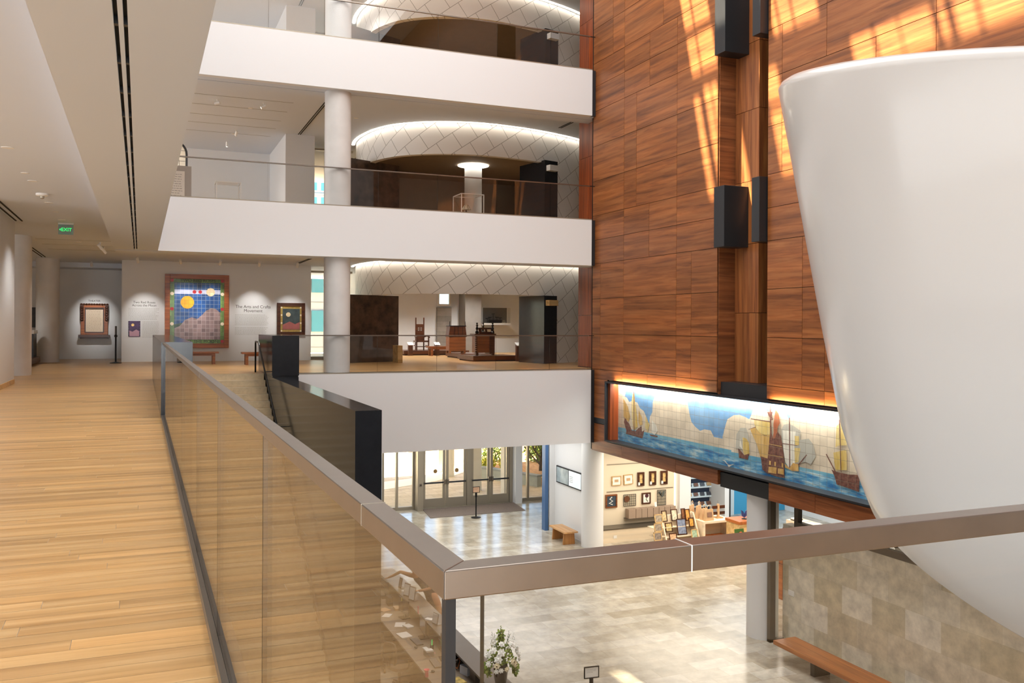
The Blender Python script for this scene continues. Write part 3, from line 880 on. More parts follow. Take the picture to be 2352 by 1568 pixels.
br = [[(0, 0, -.3), (0, 0, .3), (.05, 0, .8), (.1, 0, 1.3)], [(.1, 0, 1.3), (.25, .1, 1.9), (.3, .2, 2.5)], [(.05, 0, .8), (-.4, .1, 1.4), (-.7, .1, 2.1)], [(0, 0, .4), (-.6, 0, 1.0), (-1.2, 0, 1.7)], [(.08, 0, 1.1), (-.1, .2, 1.7), (-.25, .2, 2.4)], [(.05, 0, .7), (.45, 0, 1.3), (.75, 0, 2.0)], [(-.4, .1, 1.4), (-.2, 0, 1.9), (-.1, 0, 2.4)]]
for i, b in enumerate(br):
    r0 = [.14, .08, .07, .06, .05, .06, .04][i]
    mb.tube(b, [r0 * (1 - .22 * k) for k in range(len(b))], 8)
mb.build('trunk', MAT['bark'], parent=tr, smooth=True)
mb = MB()
rnd = random.Random(4)
for c, r in (((.1, 0, 2.6), .85), ((-.6, 0, 2.5), .6), ((.6, .2, 2.5), .6), ((-1.3, .1, 2.2), .5), ((0, .2, 3.1), .7)):
    leaves(mb, c, r, 330, 0.13, (1, 1, .7), rnd)
mb.build('crown', MAT['leaf_dark'], parent=tr, kind='stuff')
tr.scale = (.72, .72, .72)

# far buildings through the tall windows
plain('panel_white', '#a3abae', 0.5); plain('teal_glass', '#2b7f92', 0.15, spec=0.8); plain('green_glass', '#356b57', 0.15, spec=0.8); plain('tower_cream', '#e6e2d4', 0.7); plain('tower_glass', '#5fb0cc', 0.2)
t = thing('office_building', 'white panelled office building with teal strip windows beyond the second floor window', 'building', (7.5, 60, -6.03))
mb = MB(); mb.box(-13.5, 4.6, 0.15, 12, 0, 12.4); mb.build('facade', MAT['panel_white'], parent=t)
for k, (z0, z1, m) in enumerate(((3.55, 5.0, 'green_glass'), (6.95, 8.35, 'teal_glass'), (9.55, 10.6, 'teal_glass'))):
    mb = MB()
    for i in range(12):
        mb.box(-13.5 + i * 1.5, -13.5 + i * 1.5 + 1.44, 0.05, 0.2, z0, z1)
    mb.build('strip_window', MAT[m], parent=t, kind='stuff')
mb = MB()
for z in (2.6, 5.9, 8.9): mb.box(-13.5, 4.6, .13, .16, z, z + .03)
mb.build('panel_joint', MAT['grey_pier'], parent=t)
t = thing('apartment_tower', 'cream apartment tower with rows of blue windows beyond the third floor window', 'building', ((30.964, 170.000, 29.851)[0], 170, -6.03))
mb = MB(); mb.box(-9, 9, 0.6, 14, 0, 58); mb.build('tower_wall', MAT['tower_cream'], parent=t)
mb = MB()
for j in range(19):
    mb.box(-9.1, 9.1, 0, .9, 2.9 + j * 2.9, 3.3 + j * 2.9)
mb.build('balcony_slab', MAT['panel_white'], parent=t, kind='stuff')
for j in range(18):
    mb = MB()
    for x in (-7.6, -5.2, -2.9, -0.9, 1.1, 3.1, 5.3, 7.4):
        mb.box(x - .62, x + .62, .5, .7, 3.9 + j * 2.9, 5.5 + j * 2.9)
    mb.build('window_row', MAT['tower_glass'], parent=t, kind='stuff')

# ================================================================= railings, stair, sculpture, mural
plain('glass_edge', '#141a18', 0.2)

def pane(mb_parent, axis, a0, a1, c0, c1, z0, z1, name='glass_pane', mat='glass'):
    """upright pane running along axis from a0 to a1, c0..c1 its thickness; end edges dark"""
    mb = MB()
    if axis == 'y':
        V = [(c0, a0, z0), (c1, a0, z0), (c1, a1, z0), (c0, a1, z0), (c0, a0, z1), (c1, a0, z1), (c1, a1, z1), (c0, a1, z1)]
        big = [(1, 2, 6, 5), (3, 0, 4, 7)]; ends = [(0, 1, 5, 4), (2, 3, 7, 6)]
    else:
        V = [(a0, c0, z0), (a1, c0, z0), (a1, c1, z0), (a0, c1, z0), (a0, c0, z1), (a1, c0, z1), (a1, c1, z1), (a0, c1, z1)]
        big = [(0, 1, 5, 4), (2, 3, 7, 6)]; ends = [(1, 2, 6, 5), (3, 0, 4, 7)]
    mb.add(V, big + [(0, 3, 2, 1), (4, 5, 6, 7)])
    mb.m = [0, 0, 0, 0]
    mb.cm = 1
    b = 0
    for f in ends:
        mb.f.append(list(f)); mb.m.append(1); mb.tone.append(.5)
    return mb.build(name, [MAT[mat], MAT['glass_edge']], parent=mb_parent)

gr = thing('glass_railing', 'near glass railing with slim brushed steel cap, turning the corner beside the oak floor', 'railing')
ys = [0.90, 2.42, 3.90, 5.38, 7.40, 9.42, 11.45, 13.56]
for a, b in zip(ys, ys[1:]):
    pane(gr, 'y', a + .004, b - .004, 0.2985, 0.3105, 0.03, 1.05)
xs = [0.331, 1.75, 3.2, 4.6]
for a, b in zip(xs, xs[1:]):
    pane(gr, 'x', a + .004, b - .004, 0.880, 0.892, 0.03, 1.05, mat='glass_clear')
mb = MB(); mb.prism([(0.287, 0.87), (0.321, 0.904), (0.321, 13.56), (0.287, 13.56)], 'z', 1.040, 1.070)
mb2 = MB(); mb2.prism([(0.2872, 0.87), (4.6, 0.87), (4.6, 0.904), (0.3212, 0.904)], 'z', 1.040, 1.070)
mb.build('cap_rail', MAT['steel'], parent=gr, bevel=0.0013, seg=2)
mb2.build('cap_rail', MAT['steel'], parent=gr, bevel=0.0013, seg=2)
for y in (1.24, 5.0, 9.0):
    mb = MB(); mb.box(0.2866, 0.3214, y, y + .0015, 1.0396, 1.0704); mb.build('cap_joint', MAT['alu'], parent=gr)
for x in (0.585, 2.4):
    mb = MB(); mb.box(x, x + .0015, 0.8696, 0.9044, 1.0396, 1.0704); mb.build('cap_joint', MAT['white_metal'], parent=gr)
mb = MB(); mb.box(0.273, 0.2975, 0.84, 13.56, 0.0, 0.045); mb.box(0.3115, 0.366, 0.84, 13.56, 0.0, 0.045); mb.box(0.2975, 0.3115, 0.84, 13.56, 0.0, 0.02)
mb.build('base_shoe', MAT['steel_shoe'], parent=gr)
mb = MB(); mb.box(0.366, 4.6, 0.85, 0.925, 0.0, 0.045); mb.build('base_shoe', MAT['steel_shoe'], parent=gr)
mb = MB(); mb.box(0.2925, 0.3035, 0.880, 0.893, 0.03, 1.04); mb.build('corner_seal', MAT['rubber'], parent=gr)

# far balcony railings
def far_rail(zf, x0, lab):
    t = thing('balcony_railing', lab, 'railing', (0, 0, zf), group=None)
    xs = [x0]
    for x in (3.18, 4.70, 6.25, 8.02, 9.88, 11.66, 12.98):
        if x > x0 + .5: xs.append(x)
    for a, b in zip(xs, xs[1:]):
        pane(t, 'x', a + .006, b - .006, 25.085, 25.097, 0.0, 1.03, mat='glass_clear')
    mb = MB(); mb.box(x0, 13.02, 25.06, 25.12, 1.03, 1.06); mb.build('handrail', MAT['steel'], parent=t)
    mb = MB(); mb.box(13.02, 13.45, 25.08, 25.10, 1.035, 1.055); mb.build('rail_end', MAT['black_metal'], parent=t)
    return t
far_rail(0.0, 3.86, 'glass balcony railing with steel handrail on the second floor, across the atrium')
far_rail(4.70, 0.42, 'glass balcony railing with steel handrail on the third floor')
far_rail(9.40, -0.6, 'glass balcony railing with steel handrail on the fourth floor')

# stair, its parapets and handrail
RISE, RUN, YS0 = 6.0 / 36, 0.32, 25.30
mb = MB()
for k in range(36):
    y1 = YS0 - RUN * k
    z = -RISE * (k + 1)
    if k == 0:
        pass
    mb.box(0.69, 3.13, y1 - RUN - 0.02, y1 + 0.10, z - 0.16, z)
    mb.box(0.69, 3.13, y1 - 0.012, y1 + 0.02, z, z + RISE)
struct(mb, 'stair_flight', MAT['tread_stone'], 'pale stone stair descending from the second floor to the lobby')
mb = MB(); mb.box(0.40, 3.13, 25.30, 25.36, -0.3, -0.001); struct(mb, 'stair_nosing', MAT['tread_stone'])
mb = MB(); mb.box(3.15, 3.58, 14.06, 23.79, -6.0, -0.03); struct(mb, 'stair_parapet', MAT['stone_dark'], 'dark stone stair parapet with flat top, its end facing the lobby')
mb = MB(); mb.box(3.15, 3.84, 23.80, 26.7, 0.012, 1.055); struct(mb, 'stair_newel', MAT['stone_dark'], 'dark stone newel block at the head of the stair')
mb = MB(); mb.box(3.16, 3.83, 23.80, 26.7, -6.0, -0.03); mb.box(3.165, 3.825, 23.82, 26.7, -0.03, 0.012); struct(mb, 'stair_newel_base', MAT['stone_dark'])
mb = MB(); mb.box(0.27, 0.69, 13.57, 23.3, 0.0, 1.075); struct(mb, 'stair_parapet', MAT['stone_dark'], 'dark polished stone parapet at the far end of the near glass railing')
mb = MB(); mb.box(0.38, 0.69, 13.57, 25.3, -6.0, -0.002); struct(mb, 'stair_string', MAT['stone_dark'])
hr = thing('stair_handrail', 'black tubular handrail on the right side of the stair', 'handrail', (2.98, 25.6, 0))
mb = MB(); mb.tube([(0, 0.35, 0.0), (0, 0.35, 0.80), (0, 0.30, 0.865), (0, -0.25, 0.865), (0, -0.35, 0.845)] + [(0, -0.3 - 0.32 * k, 0.865 - RISE * k) for k in (1, 6, 12, 20, 30)], 0.024, 10)
mb.build('rail', MAT['black_metal'], parent=hr, smooth=True)
for y in (-1.6, -3.9, -6.2, -8.6):
    z = 0.865 - RISE * (-(y + .3) / 0.32)
    mb = MB(); mb.tube([(0, y, z), (0.02, y, z - .07), (0.17, y, z - .07)], 0.010, 8); mb.build('bracket', MAT['black_metal'], parent=hr)

# the big white stair shell
def shell():
    ax, ay = 7.985, 5.146
    mb = MB()
    prof = [(0.0, 2.15), (0.06, 2.245), (0.168, 2.39), (0.38, 2.553), (0.597, 2.71), (0.8, 2.856), (0.95, 2.965)]
    def ring(a):
        d = math.degrees(a)
        zt = 3.71 - 0.52 * (a - R(141.4)); zb = -0.21 - 0.70 * (a - R(135.9))
        H = zt - zb; out = []
        # rounded lower lip, outer skin, rounded upper lip, inner skin
        out.append((2.0, zb + .10)); out.append((2.01, zb + .03)); out.append((2.06, zb - .005)); out.append((2.11, zb + .005))
        for t, r in prof[0:]: out.append((r, zb + .03 + (H - .14) * t / 0.95))
        ro = 2.965
        for k in range(1, 7):
            q = R(10 + 25 * k)
            out.append((ro - .12 + .125 * math.cos(R(-15) + R(30) * k * .95), zt - .12 + .12 * math.sin(max(0, R(-15) + R(30) * k * .95))))
        for t, r in reversed(prof[1:]): out.append((r - .22, zb + .03 + (H - .14) * t / 0.95 - .02))
        return [(ax + r * math.cos(a), ay + r * math.sin(a), z) for r, z in out]
    N = 120
    A = [R(20) + (R(345) - R(20)) * i / N for i in range(N + 1)]
    rings = [ring(a) for a in A]
    m = len(rings[0])
    for r_ in rings: mb.v += r_
    for i in range(N):
        for k in range(m):
            mb.f.append([i * m + k, i * m + (k + 1) % m, (i + 1) * m + (k + 1) % m, (i + 1) * m + k]); mb.m.append(0); mb.tone.append(.5)
    mb.f.append(list(range(m - 1, -1, -1))); mb.m.append(0); mb.tone.append(.5)
    mb.f.append(list(range(N * m, (N + 1) * m))); mb.m.append(0); mb.tone.append(.5)
    t = thing('spiral_stair', 'huge glossy white flaring shell of the spiral stair hanging in the atrium', 'staircase', (0, 0, 0))
    o = mb.build('stair_shell', MAT['glaze_white'], parent=t, smooth=True)
    for p in o.data.polygons: p.use_smooth = True
    o.data.set_sharp_from_angle(angle=R(75))
    # treads wound inside the shell
    mb = MB()
    for i in range(30):
        a = R(40 + i * 9.5)
        z = 1.2 - 0.61 * (a - R(140))
        P = [(ax + r * math.cos(b), ay + r * math.sin(b)) for b, r in ((a, .9), (a, 2.1), (a + R(9.4), 2.1), (a + R(9.4), .9))]
        mb.prism(P, 'z', z - .06, z)
    mb.build('stair_treads', MAT['tread_stone'], parent=t)
    return t
shell()

from mathutils.geometry import tessellate_polygon
# ---- ship mural
def muralmat(name, cols, scale=(2, 2, 2), mottle=1.0, noise=2.0, detail=5):
    m, n, l, b = nmat(name)
    v = mapping(n, l, scale)
    t = n.new('ShaderNodeTexNoise'); t.inputs['Scale'].default_value = noise; t.inputs['Detail'].default_value = detail; t.inputs['Roughness'].default_value = .6
    l.new(v, t.inputs['Vector'])
    k = len(cols) - 1
    c = ramp(n, l, t.outputs['Fac'], [(0.32 + 0.36 * i / max(1, k), srgb(x)) for i, x in enumerate(cols)])
    v2 = mapping(n, l, (1, 1, 1), (R(-90), R(-90), 0))
    g = n.new('ShaderNodeTexBrick'); g.offset = 0.0
    g.inputs['Scale'].default_value = 1.0; g.inputs['Brick Width'].default_value = 0.2145; g.inputs['Row Height'].default_value = 0.2145; g.inputs['Mortar Size'].default_value = 0.0035; g.inputs['Mortar Smooth'].default_value = 0.2
    g.inputs['Color1'].default_value = (0.90, 0.90, 0.90, 1); g.inputs['Color2'].default_value = (1.05, 1.05, 1.05, 1); g.inputs['Mortar'].default_value = (1, 1, 1, 1)
    l.new(v2, g.inputs['Vector'])
    c = mixc(n, l, c, g.outputs['Color'], 1.0, 'MULTIPLY')
    c = mixc(n, l, c, srgb('#8c8271'), g.outputs['Fac'])
    l.new(c, b.inputs['Base Color']); b.inputs['Roughness'].default_value = 0.42
    return m
muralmat('m_sky', ['#5f8fc0', '#7aa6cf', '#8db4d6'], (1, .6, 2), noise=.8)
muralmat('m_cloud', ['#c9bda6', '#dccfb8', '#e6dbc6'], (1, 1, 1.5), noise=.9)
muralmat('m_cloud_dark', ['#b0b0a6', '#b9b8ac', '#c4c0b2'], (1, 1, 1), noise=.8)
muralmat('m_sea', ['#2f6aa6', '#3f82b8', '#66a8cc', '#a9cfdc', '#dcebe6'], (1, .9, 5.5), noise=1.5)
muralmat('m_sea_top', ['#5a9fc0', '#78b6cc', '#8fc4d2'], (1, .8, 4), noise=1.5)
muralmat('m_hull', ['#5a3a34', '#7a5146', '#8f6657'], (1, 5, 6), noise=2.5)
muralmat('m_ochre', ['#b8914e', '#cfaa66', '#dbbd84'], (1, 5, 1), noise=1.5)
muralmat('m_yellow', ['#c9a84e', '#d9c07a', '#e6d7a0'], (1, 4, 1), noise=1.2)
muralmat('m_white', ['#d6d6c8', '#e6e3d5', '#efeddf'], (1, 5, 1), noise=1.2)
muralmat('m_red', ['#9c5236', '#b06a4a', '#b87a58'], (1, 3, 1), noise=1.2)
muralmat('m_gold', ['#c7964e', '#d8ac64', '#e3c184'], (1, 6, 4), noise=1.5)
mu = thing('ship_mural', 'long tiled mural of sailing ships, clouds and blue sea in a black frame', 'mural', (13.48, 18.0, -1.2))
MUR = ['m_sky', 'm_cloud', 'm_sea_top', 'm_sea', 'm_cloud_dark', 'm_hull', 'm_ochre', 'm_yellow', 'm_white', 'm_red', 'm_gold', 'bronze']
mb = MB()
lay = [0]
def mpoly(mat, pts):
    lay[0] += 1
    mb.cm = MUR.index(mat)
    x = -0.001 - 0.0009 * lay[0]
    n = len(pts)
    vs = [Vector((p[0] - 18.0, p[1] + 1.2, 0)) for p in pts]
    mb.add([(x, v.x, v.y) for v in vs], [list(t) for t in tessellate_polygon([vs])])
mb.cm = 0
mb.box(0, 0.03, 11.0 - 18, 24.0 - 18, -2.118 + 1.2, -0.385 + 1.2)
mpoly('m_cloud', [(24.36, -0.42), (23.60, -0.37), (23.55, -0.61), (23.61, -0.77), (23.47, -0.80), (23.34, -0.91), (23.18, -0.87), (22.87, -0.89), (22.72, -1.04), (22.50, -1.11), (22.38, -1.24), (22.26, -1.40), (22.19, -1.44), (22.16, -1.24), (22.03, -1.10), (22.01, -0.81), (21.89, -0.63), (21.47, -0.51), (21.41, -0.42), (20.45, -0.41), (20.34, -0.53), (20.25, -0.70), (20.17, -0.96), (20.07, -1.18), (19.89, -1.29), (19.67, -1.37), (19.48, -1.31), (19.20, -1.31), (19.06, -1.46), (18.69, -1.46), (18.60, -1.25), (18.54, -1.03), (18.45, -0.94), (18.34, -0.92), (18.33, -1.73), (19.84, -1.73), (21.68, -1.71), (24.35, -1.76)])
mpoly('m_cloud', [(18.69, -1.40), (18.56, -1.08), (18.49, -0.95), (18.24, -0.83), (18.02, -0.80), (17.80, -0.83), (17.63, -0.87), (17.55, -0.75), (17.45, -0.56), (17.20, -0.48), (17.04, -0.52), (16.98, -0.62), (16.66, -0.56), (16.39, -0.57), (16.30, -0.64), (16.22, -0.73), (16.09, -0.60), (16.00, -0.53), (15.88, -0.41), (15.41, -0.42), (15.40, -0.49), (15.31, -0.58), (15.19, -0.50), (15.16, -0.43), (14.66, -0.42), (14.02, -0.43), (13.44, -0.45), (13.43, -1.78), (14.80, -1.77), (15.83, -1.76), (17.17, -1.75), (18.69, -1.77)])
mpoly('m_sea_top', [(24.35, -1.73), (22.56, -1.71), (20.60, -1.70), (18.33, -1.70), (18.33, -1.73), (18.33, -2.01), (19.83, -2.23), (24.34, -2.21)])
mpoly('m_sea_top', [(18.90, -1.75), (17.17, -1.73), (15.83, -1.75), (14.80, -1.75), (13.43, -1.74), (13.42, -2.38), (15.47, -2.37), (18.90, -2.21)])
mpoly('m_sea', [(24.35, -1.87), (23.72, -1.85), (23.55, -1.92), (22.56, -1.86), (22.38, -1.74), (21.97, -1.80), (20.60, -1.78), (18.33, -1.83), (18.33, -2.01), (19.83, -2.23), (24.34, -2.21)])
mpoly('m_sea', [(18.90, -1.87), (18.01, -1.91), (17.17, -1.84), (17.05, -1.98), (16.33, -1.88), (15.83, -1.81), (14.80, -1.81), (13.43, -1.82), (13.42, -2.38), (15.47, -2.37), (18.90, -2.21)])
mpoly('m_hull', [(23.64, -1.54), (23.57, -1.37), (23.49, -1.49), (23.33, -1.55), (23.17, -1.74), (22.95, -1.74), (22.80, -1.64), (22.62, -1.56), (22.59, -1.72), (22.45, -1.65), (22.56, -1.91), (23.52, -1.88), (23.49, -1.78)])
mpoly('m_ochre', [(23.68, -0.83), (23.40, -1.06), (23.27, -1.34), (23.36, -1.51), (23.66, -1.38)])
mpoly('m_yellow', [(23.18, -0.85), (23.12, -0.64), (23.03, -0.64), (22.99, -0.87), (22.87, -1.30), (22.83, -1.60), (23.05, -1.72), (23.18, -1.33)])
mpoly('m_ochre', [(22.78, -1.10), (22.59, -1.31), (22.56, -1.51), (22.71, -1.55), (22.79, -1.45)])
mpoly('m_yellow', [(22.38, -1.24), (22.17, -1.47), (22.26, -1.69), (22.41, -1.57)])
mpoly('m_hull', [(23.08, -0.58), (23.04, -0.57), (23.01, -1.74), (23.05, -1.75)])
mpoly('m_white', [(22.03, -1.33), (21.80, -1.44), (21.71, -1.59), (21.88, -1.73), (22.06, -1.68)])
mpoly('m_hull', [(22.17, -1.74), (21.71, -1.74), (21.74, -1.78), (22.11, -1.78)])
mpoly('m_cloud_dark', [(18.15, -1.64), (18.11, -1.28), (17.95, -1.11), (17.74, -1.09), (17.65, -1.23), (17.61, -1.44), (17.63, -1.62)])
mpoly('m_yellow', [(17.87, -1.33), (17.74, -1.34), (17.63, -1.42), (17.61, -1.70), (17.80, -1.77), (17.86, -1.60)])
mpoly('m_white', [(17.97, -1.37), (17.86, -1.63), (17.99, -1.56)])
mpoly('m_hull', [(18.04, -1.61), (17.80, -1.75), (17.61, -1.69), (17.67, -1.84), (18.01, -1.84)])
mpoly('m_cloud_dark', [(16.45, -1.00), (16.37, -0.87), (16.20, -0.83), (16.04, -0.86), (15.80, -0.95), (15.83, -1.15), (15.55, -1.09), (15.41, -1.19), (15.32, -1.44), (15.48, -1.65), (15.65, -1.61), (16.01, -1.72), (16.39, -1.46)])
mpoly('m_white', [(16.41, -1.00), (15.96, -0.97), (16.01, -1.24), (15.99, -1.70), (16.20, -1.81), (16.31, -1.70), (16.37, -1.46), (16.39, -1.29)])
mpoly('m_yellow', [(16.00, -1.08), (15.85, -1.07), (15.86, -1.27), (15.98, -1.29)])
mpoly('m_yellow', [(16.00, -1.35), (15.81, -1.33), (15.87, -1.65), (15.99, -1.68)])
mpoly('m_hull', [(16.19, -0.69), (16.16, -0.69), (16.14, -1.80), (16.17, -1.81)])
mpoly('m_hull', [(16.41, -1.29), (15.91, -1.28), (15.90, -1.29), (16.41, -1.31)])
mpoly('m_gold', [(16.33, -1.74), (16.16, -1.82), (16.05, -1.69), (15.87, -1.69), (15.86, -1.85), (16.08, -1.87), (16.31, -1.83)])
mpoly('m_hull', [(15.89, -1.71), (15.61, -1.44), (15.59, -1.45), (15.86, -1.72)])
mpoly('m_yellow', [(17.42, -0.86), (16.84, -0.85), (16.83, -1.14), (17.01, -1.18), (17.22, -1.15), (17.36, -1.04), (17.41, -0.96)])
mpoly('m_hull', [(17.55, -0.84), (16.83, -0.84), (16.83, -0.86), (17.55, -0.86)])
mpoly('m_hull', [(17.63, -1.11), (17.36, -1.02), (17.36, -1.04), (17.63, -1.12)])
mpoly('m_ochre', [(17.57, -1.10), (17.38, -1.04), (17.22, -1.15), (17.01, -1.19), (16.83, -1.14), (16.91, -1.74), (17.17, -1.73), (17.30, -1.45)])
mpoly('m_hull', [(16.85, -0.44), (16.81, -0.44), (16.78, -1.18), (16.83, -1.19)])
mpoly('m_hull', [(16.94, -0.63), (16.74, -0.61), (16.78, -0.72), (16.72, -0.79), (16.78, -0.81), (16.88, -0.72)])
mpoly('m_hull', [(16.83, -1.08), (16.77, -1.13), (16.72, -1.22), (16.56, -1.05), (16.45, -1.14), (16.37, -1.46), (16.33, -1.71), (16.32, -2.07), (16.57, -2.08), (16.93, -2.05), (17.09, -2.00), (17.17, -1.69), (16.91, -1.71), (16.87, -1.40)])
mpoly('m_red', [(16.64, -0.54), (16.53, -0.64), (16.48, -0.84), (16.56, -0.94), (16.58, -1.06), (16.66, -1.22), (16.74, -1.22), (16.70, -1.09), (16.71, -0.89)])
mpoly('m_gold', [(16.87, -1.89), (16.59, -1.87), (16.60, -2.02), (16.89, -2.03)])
mpoly('m_gold', [(16.54, -1.88), (16.35, -1.87), (16.34, -2.00), (16.55, -2.00)])
mpoly('m_gold', [(16.85, -1.75), (16.79, -1.75), (16.79, -1.85), (16.86, -1.85)])
mpoly('m_gold', [(16.67, -1.75), (16.61, -1.75), (16.61, -1.85), (16.67, -1.85)])
mpoly('m_gold', [(16.41, -1.74), (16.36, -1.74), (16.36, -1.84), (16.41, -1.84)])
for yy in (760, 860, 960):
    pass
mpoly('m_ochre', [(16.87, -1.36), (16.41, -1.36), (16.41, -1.38), (16.87, -1.37)])
mpoly('m_ochre', [(16.89, -1.61), (16.37, -1.60), (16.37, -1.61), (16.89, -1.62)])
mpoly('m_white', [(18.69, -1.98), (18.55, -1.98), (18.39, -2.07), (18.17, -2.02), (18.39, -2.13), (18.44, -2.07), (18.57, -2.00)])
mpoly('m_yellow', [(14.68, -0.72), (14.58, -0.64), (14.41, -0.63), (14.39, -1.09), (14.61, -1.12), (14.71, -1.17)])
mpoly('m_yellow', [(14.77, -1.29), (14.39, -1.18), (14.38, -1.60), (14.70, -1.65), (14.74, -1.48)])
mpoly('m_hull', [(14.83, -1.65), (14.69, -1.68), (14.32, -1.68), (14.02, -1.64), (14.04, -1.99), (14.48, -1.95), (14.67, -1.94), (14.73, -1.78)])
mpoly('m_hull', [(14.99, -1.36), (14.97, -1.34), (14.67, -1.70), (14.70, -1.71)])
mpoly('m_hull', [(14.61, -0.58), (14.58, -0.58), (14.53, -1.66), (14.55, -1.66)])
mb.build('tile_panel', [MAT[k] for k in MUR], parent=mu)
mb = MB()
FY0, FY1, FZ0, FZ1 = 11.0, 24.19, -2.166, -0.335
x0, x1 = 13.10 - 13.48, 0.0
mb.box(x0, x1, FY0 - 18, FY1 - 18, FZ1 - .05 + 1.2, FZ1 + 1.2)
mb.box(x0, x1, FY0 - 18, FY1 - 18, FZ0 + 1.2, FZ0 + .045 + 1.2)
mb.box(x0, x1, FY1 - .045 - 18, FY1 - 18, FZ0 + .045 + 1.2, FZ1 - .05 + 1.2)
mb.build('frame', MAT['bronze'], parent=mu)
mb = MB(); mb.box(13.2 - 13.48, -.002, 24.0 - 18, 24.14 - 18, FZ0 + .05 + 1.2, FZ1 - .055 + 1.2); mb.build('reveal', MAT['redwood_v'], parent=mu)
mb = MB(); mb.box(-.19, -.17, FY0 - 18, 24.1 - 18, FZ1 - .062 + 1.2, FZ1 - .051 + 1.2); mb.build('light_strip', MAT['lamp_glow'], parent=mu)
lamp('AREA', 'mural_wash', (13.36, 17.5, -0.40), 180, (1, 0.95, 0.85), (0.35, 0, -1), long=(0, 1, 0), shape='RECTANGLE', size=0.03, size_y=13.0)
lamp('AREA', 'wood_uplight', (13.12, 21.4, -0.31), 40, (1, 0.70, 0.36), (0.25, 0, 1), long=(0, 1, 0), shape='RECTANGLE', size=0.05, size_y=4.6)
lamp('AREA', 'wood_uplight_right', (13.12, 14.0, -0.31), 34, (1, 0.70, 0.36), (0.25, 0, 1), long=(0, 1, 0), shape='RECTANGLE', size=0.05, size_y=5.0)

# ---- travertine wall, shop glazing and long bench on the right
mb = MB(); mb.box(13.95, 14.2, 4.0, 16.97, -6.0, -3.27); struct(mb, 'wall_travertine', MAT['trav_wall'], 'cream travertine block wall behind the long bench')
mb = MB(); mb.box(13.92, 14.05, 4.0, 16.55, -3.27, -3.13); mb.box(13.92, 14.05, 16.43, 16.55, -3.13, -2.3); mb.box(13.92, 14.05, 12.3, 12.40, -3.13, -2.3)
mb.box(13.55, 13.70, 16.92, 17.03, -6.0, -2.5); mb.box(13.55, 13.95, 16.92, 17.02, -6.0, -5.93)
w = struct(mb, 'window_6', MAT['alu_dark'], 'dark framed shop window above the travertine wall')
mb = MB(); mb.box(13.98, 13.99, 4.0, 16.43, -3.13, -2.5); mb.build('window_pane', MAT['glass_clear'], parent=w)
mb = MB(); mb.box(13.94, 13.955, (13.950, 16.770, -4.758)[1], 16.57, -4.88, -4.76)
mb.build('wall_plate', MAT['paper'], label='small white plate on the travertine wall', cat='wall plate', bevel=.003)
lb = thing('long_bench', 'long slab bench of reddish wood along the travertine wall', 'bench', (13.2, 12.0, -6.0))
mb = MB(); mb.box(-.30, .30, -6.0, 4.0, .36, .45); mb.build('seat', MAT['bench_cherry'] if 'bench_cherry' in MAT else wood('bench_cherry', '#7d431f', '#a4622f', '#b9773f', 'y', 0.35, 0.15, 0.8, 0.4), parent=lb, bevel=.004)
for y in (-5.2, -1.5, 2.9):
    mb = MB(); mb.box(-.12, .30, y, y + .12, 0, .36); mb.build('leg', MAT['bronze'], parent=lb)

# ================================================================= second and third floor things
def text_fit(name, s, width, mat, loc, face, parent=None, depth=0.002, **k):
    o = text(name, s, 0.2, mat, loc, face, parent, depth, **k)
    co = [v.co for v in o.data.vertices]
    ax = 0 if face == 'y' else 1
    w = max(c[ax] for c in co) - min(c[ax] for c in co)
    f = width / w
    o.data.transform(Matrix.Diagonal((f if face == 'y' else 1, f if face == 'x' else 1, f, 1)))
    return o


def lines(name, x0, x1, z1, z0, n, mat, y, parent, rnd=None, h=None, left=True):
    """unreadable small print: rows of short word strips"""
    rnd = rnd or random.Random(int(x0 * 100 + n))
    mb = MB(); p = (z1 - z0) / n; h = h or p * 0.26
    for i in range(n):
        z = z1 - p * (i + .5); x = x0
        end = x1 - (rnd.random() * (x1 - x0) * (0.12 if i < n - 1 else 0.6))
        while x < end:
            w = rnd.uniform(0.4, 1.3) * h * 4
            mb.box(x, min(x + w, end), y - .0015, y, z - h / 2, z + h / 2); x += w + h * 1.1
    return mb.build(name, mat, parent=parent, kind='stuff')


def tilemat(name, col, size, grout, var=0.15, rough=0.2, rot=(R(90), 0, 0), ms=0.006, mottle=0.12):
    c = srgb(col)[:3]
    def hx(f): return '#%02x%02x%02x' % tuple(int(max(0, min(255, int(col[1 + 2 * i:3 + 2 * i], 16) * f))) for i in range(3))
    return brickmat(name, [hx(1 - var), hx(1), hx(1 + var)], grout, size, size, rough, msize=ms, rot=rot, offset=0.0, mottle=mottle, nscale=5)
GT = '#6f7c78'
tilemat('t_blue', '#1c4a86', 0.145, '#7f8f9c'); tilemat('t_green', '#6b8a4a', 0.145, '#5c7446'); tilemat('t_dkgreen', '#1e3a26', 0.145, '#5f7a66'); tilemat('t_mauve', '#8a7474', 0.145, '#b5a3a0'); tilemat('t_gold', '#e2a91f', 0.145, '#c78f1c', .05); tilemat('t_cream', '#e3cfa8', 0.145, '#c4ad84', .05); tilemat('t_pale', '#b9c0dc', 0.145, '#d9dcea', .06)
plain('rose_red', '#b3202a', 0.3); plain('rose_cream', '#efe2c4', 0.3); plain('line_dark', '#231d1a', 0.5)

def discs(mb, c, r, y, n=20):
    mb.cyl((c[0], y, c[1]), (c[0], y - .01, c[1]), r, n=n)

def picture_frame(parent, x0, x1, z0, z1, w, d, mat, name='frame'):
    mb = MB(); frame_rect(mb, x0, x1, z0, z1, -d, 0, w)
    return mb.build(name, mat, parent=parent, bevel=min(.008, w * .15))

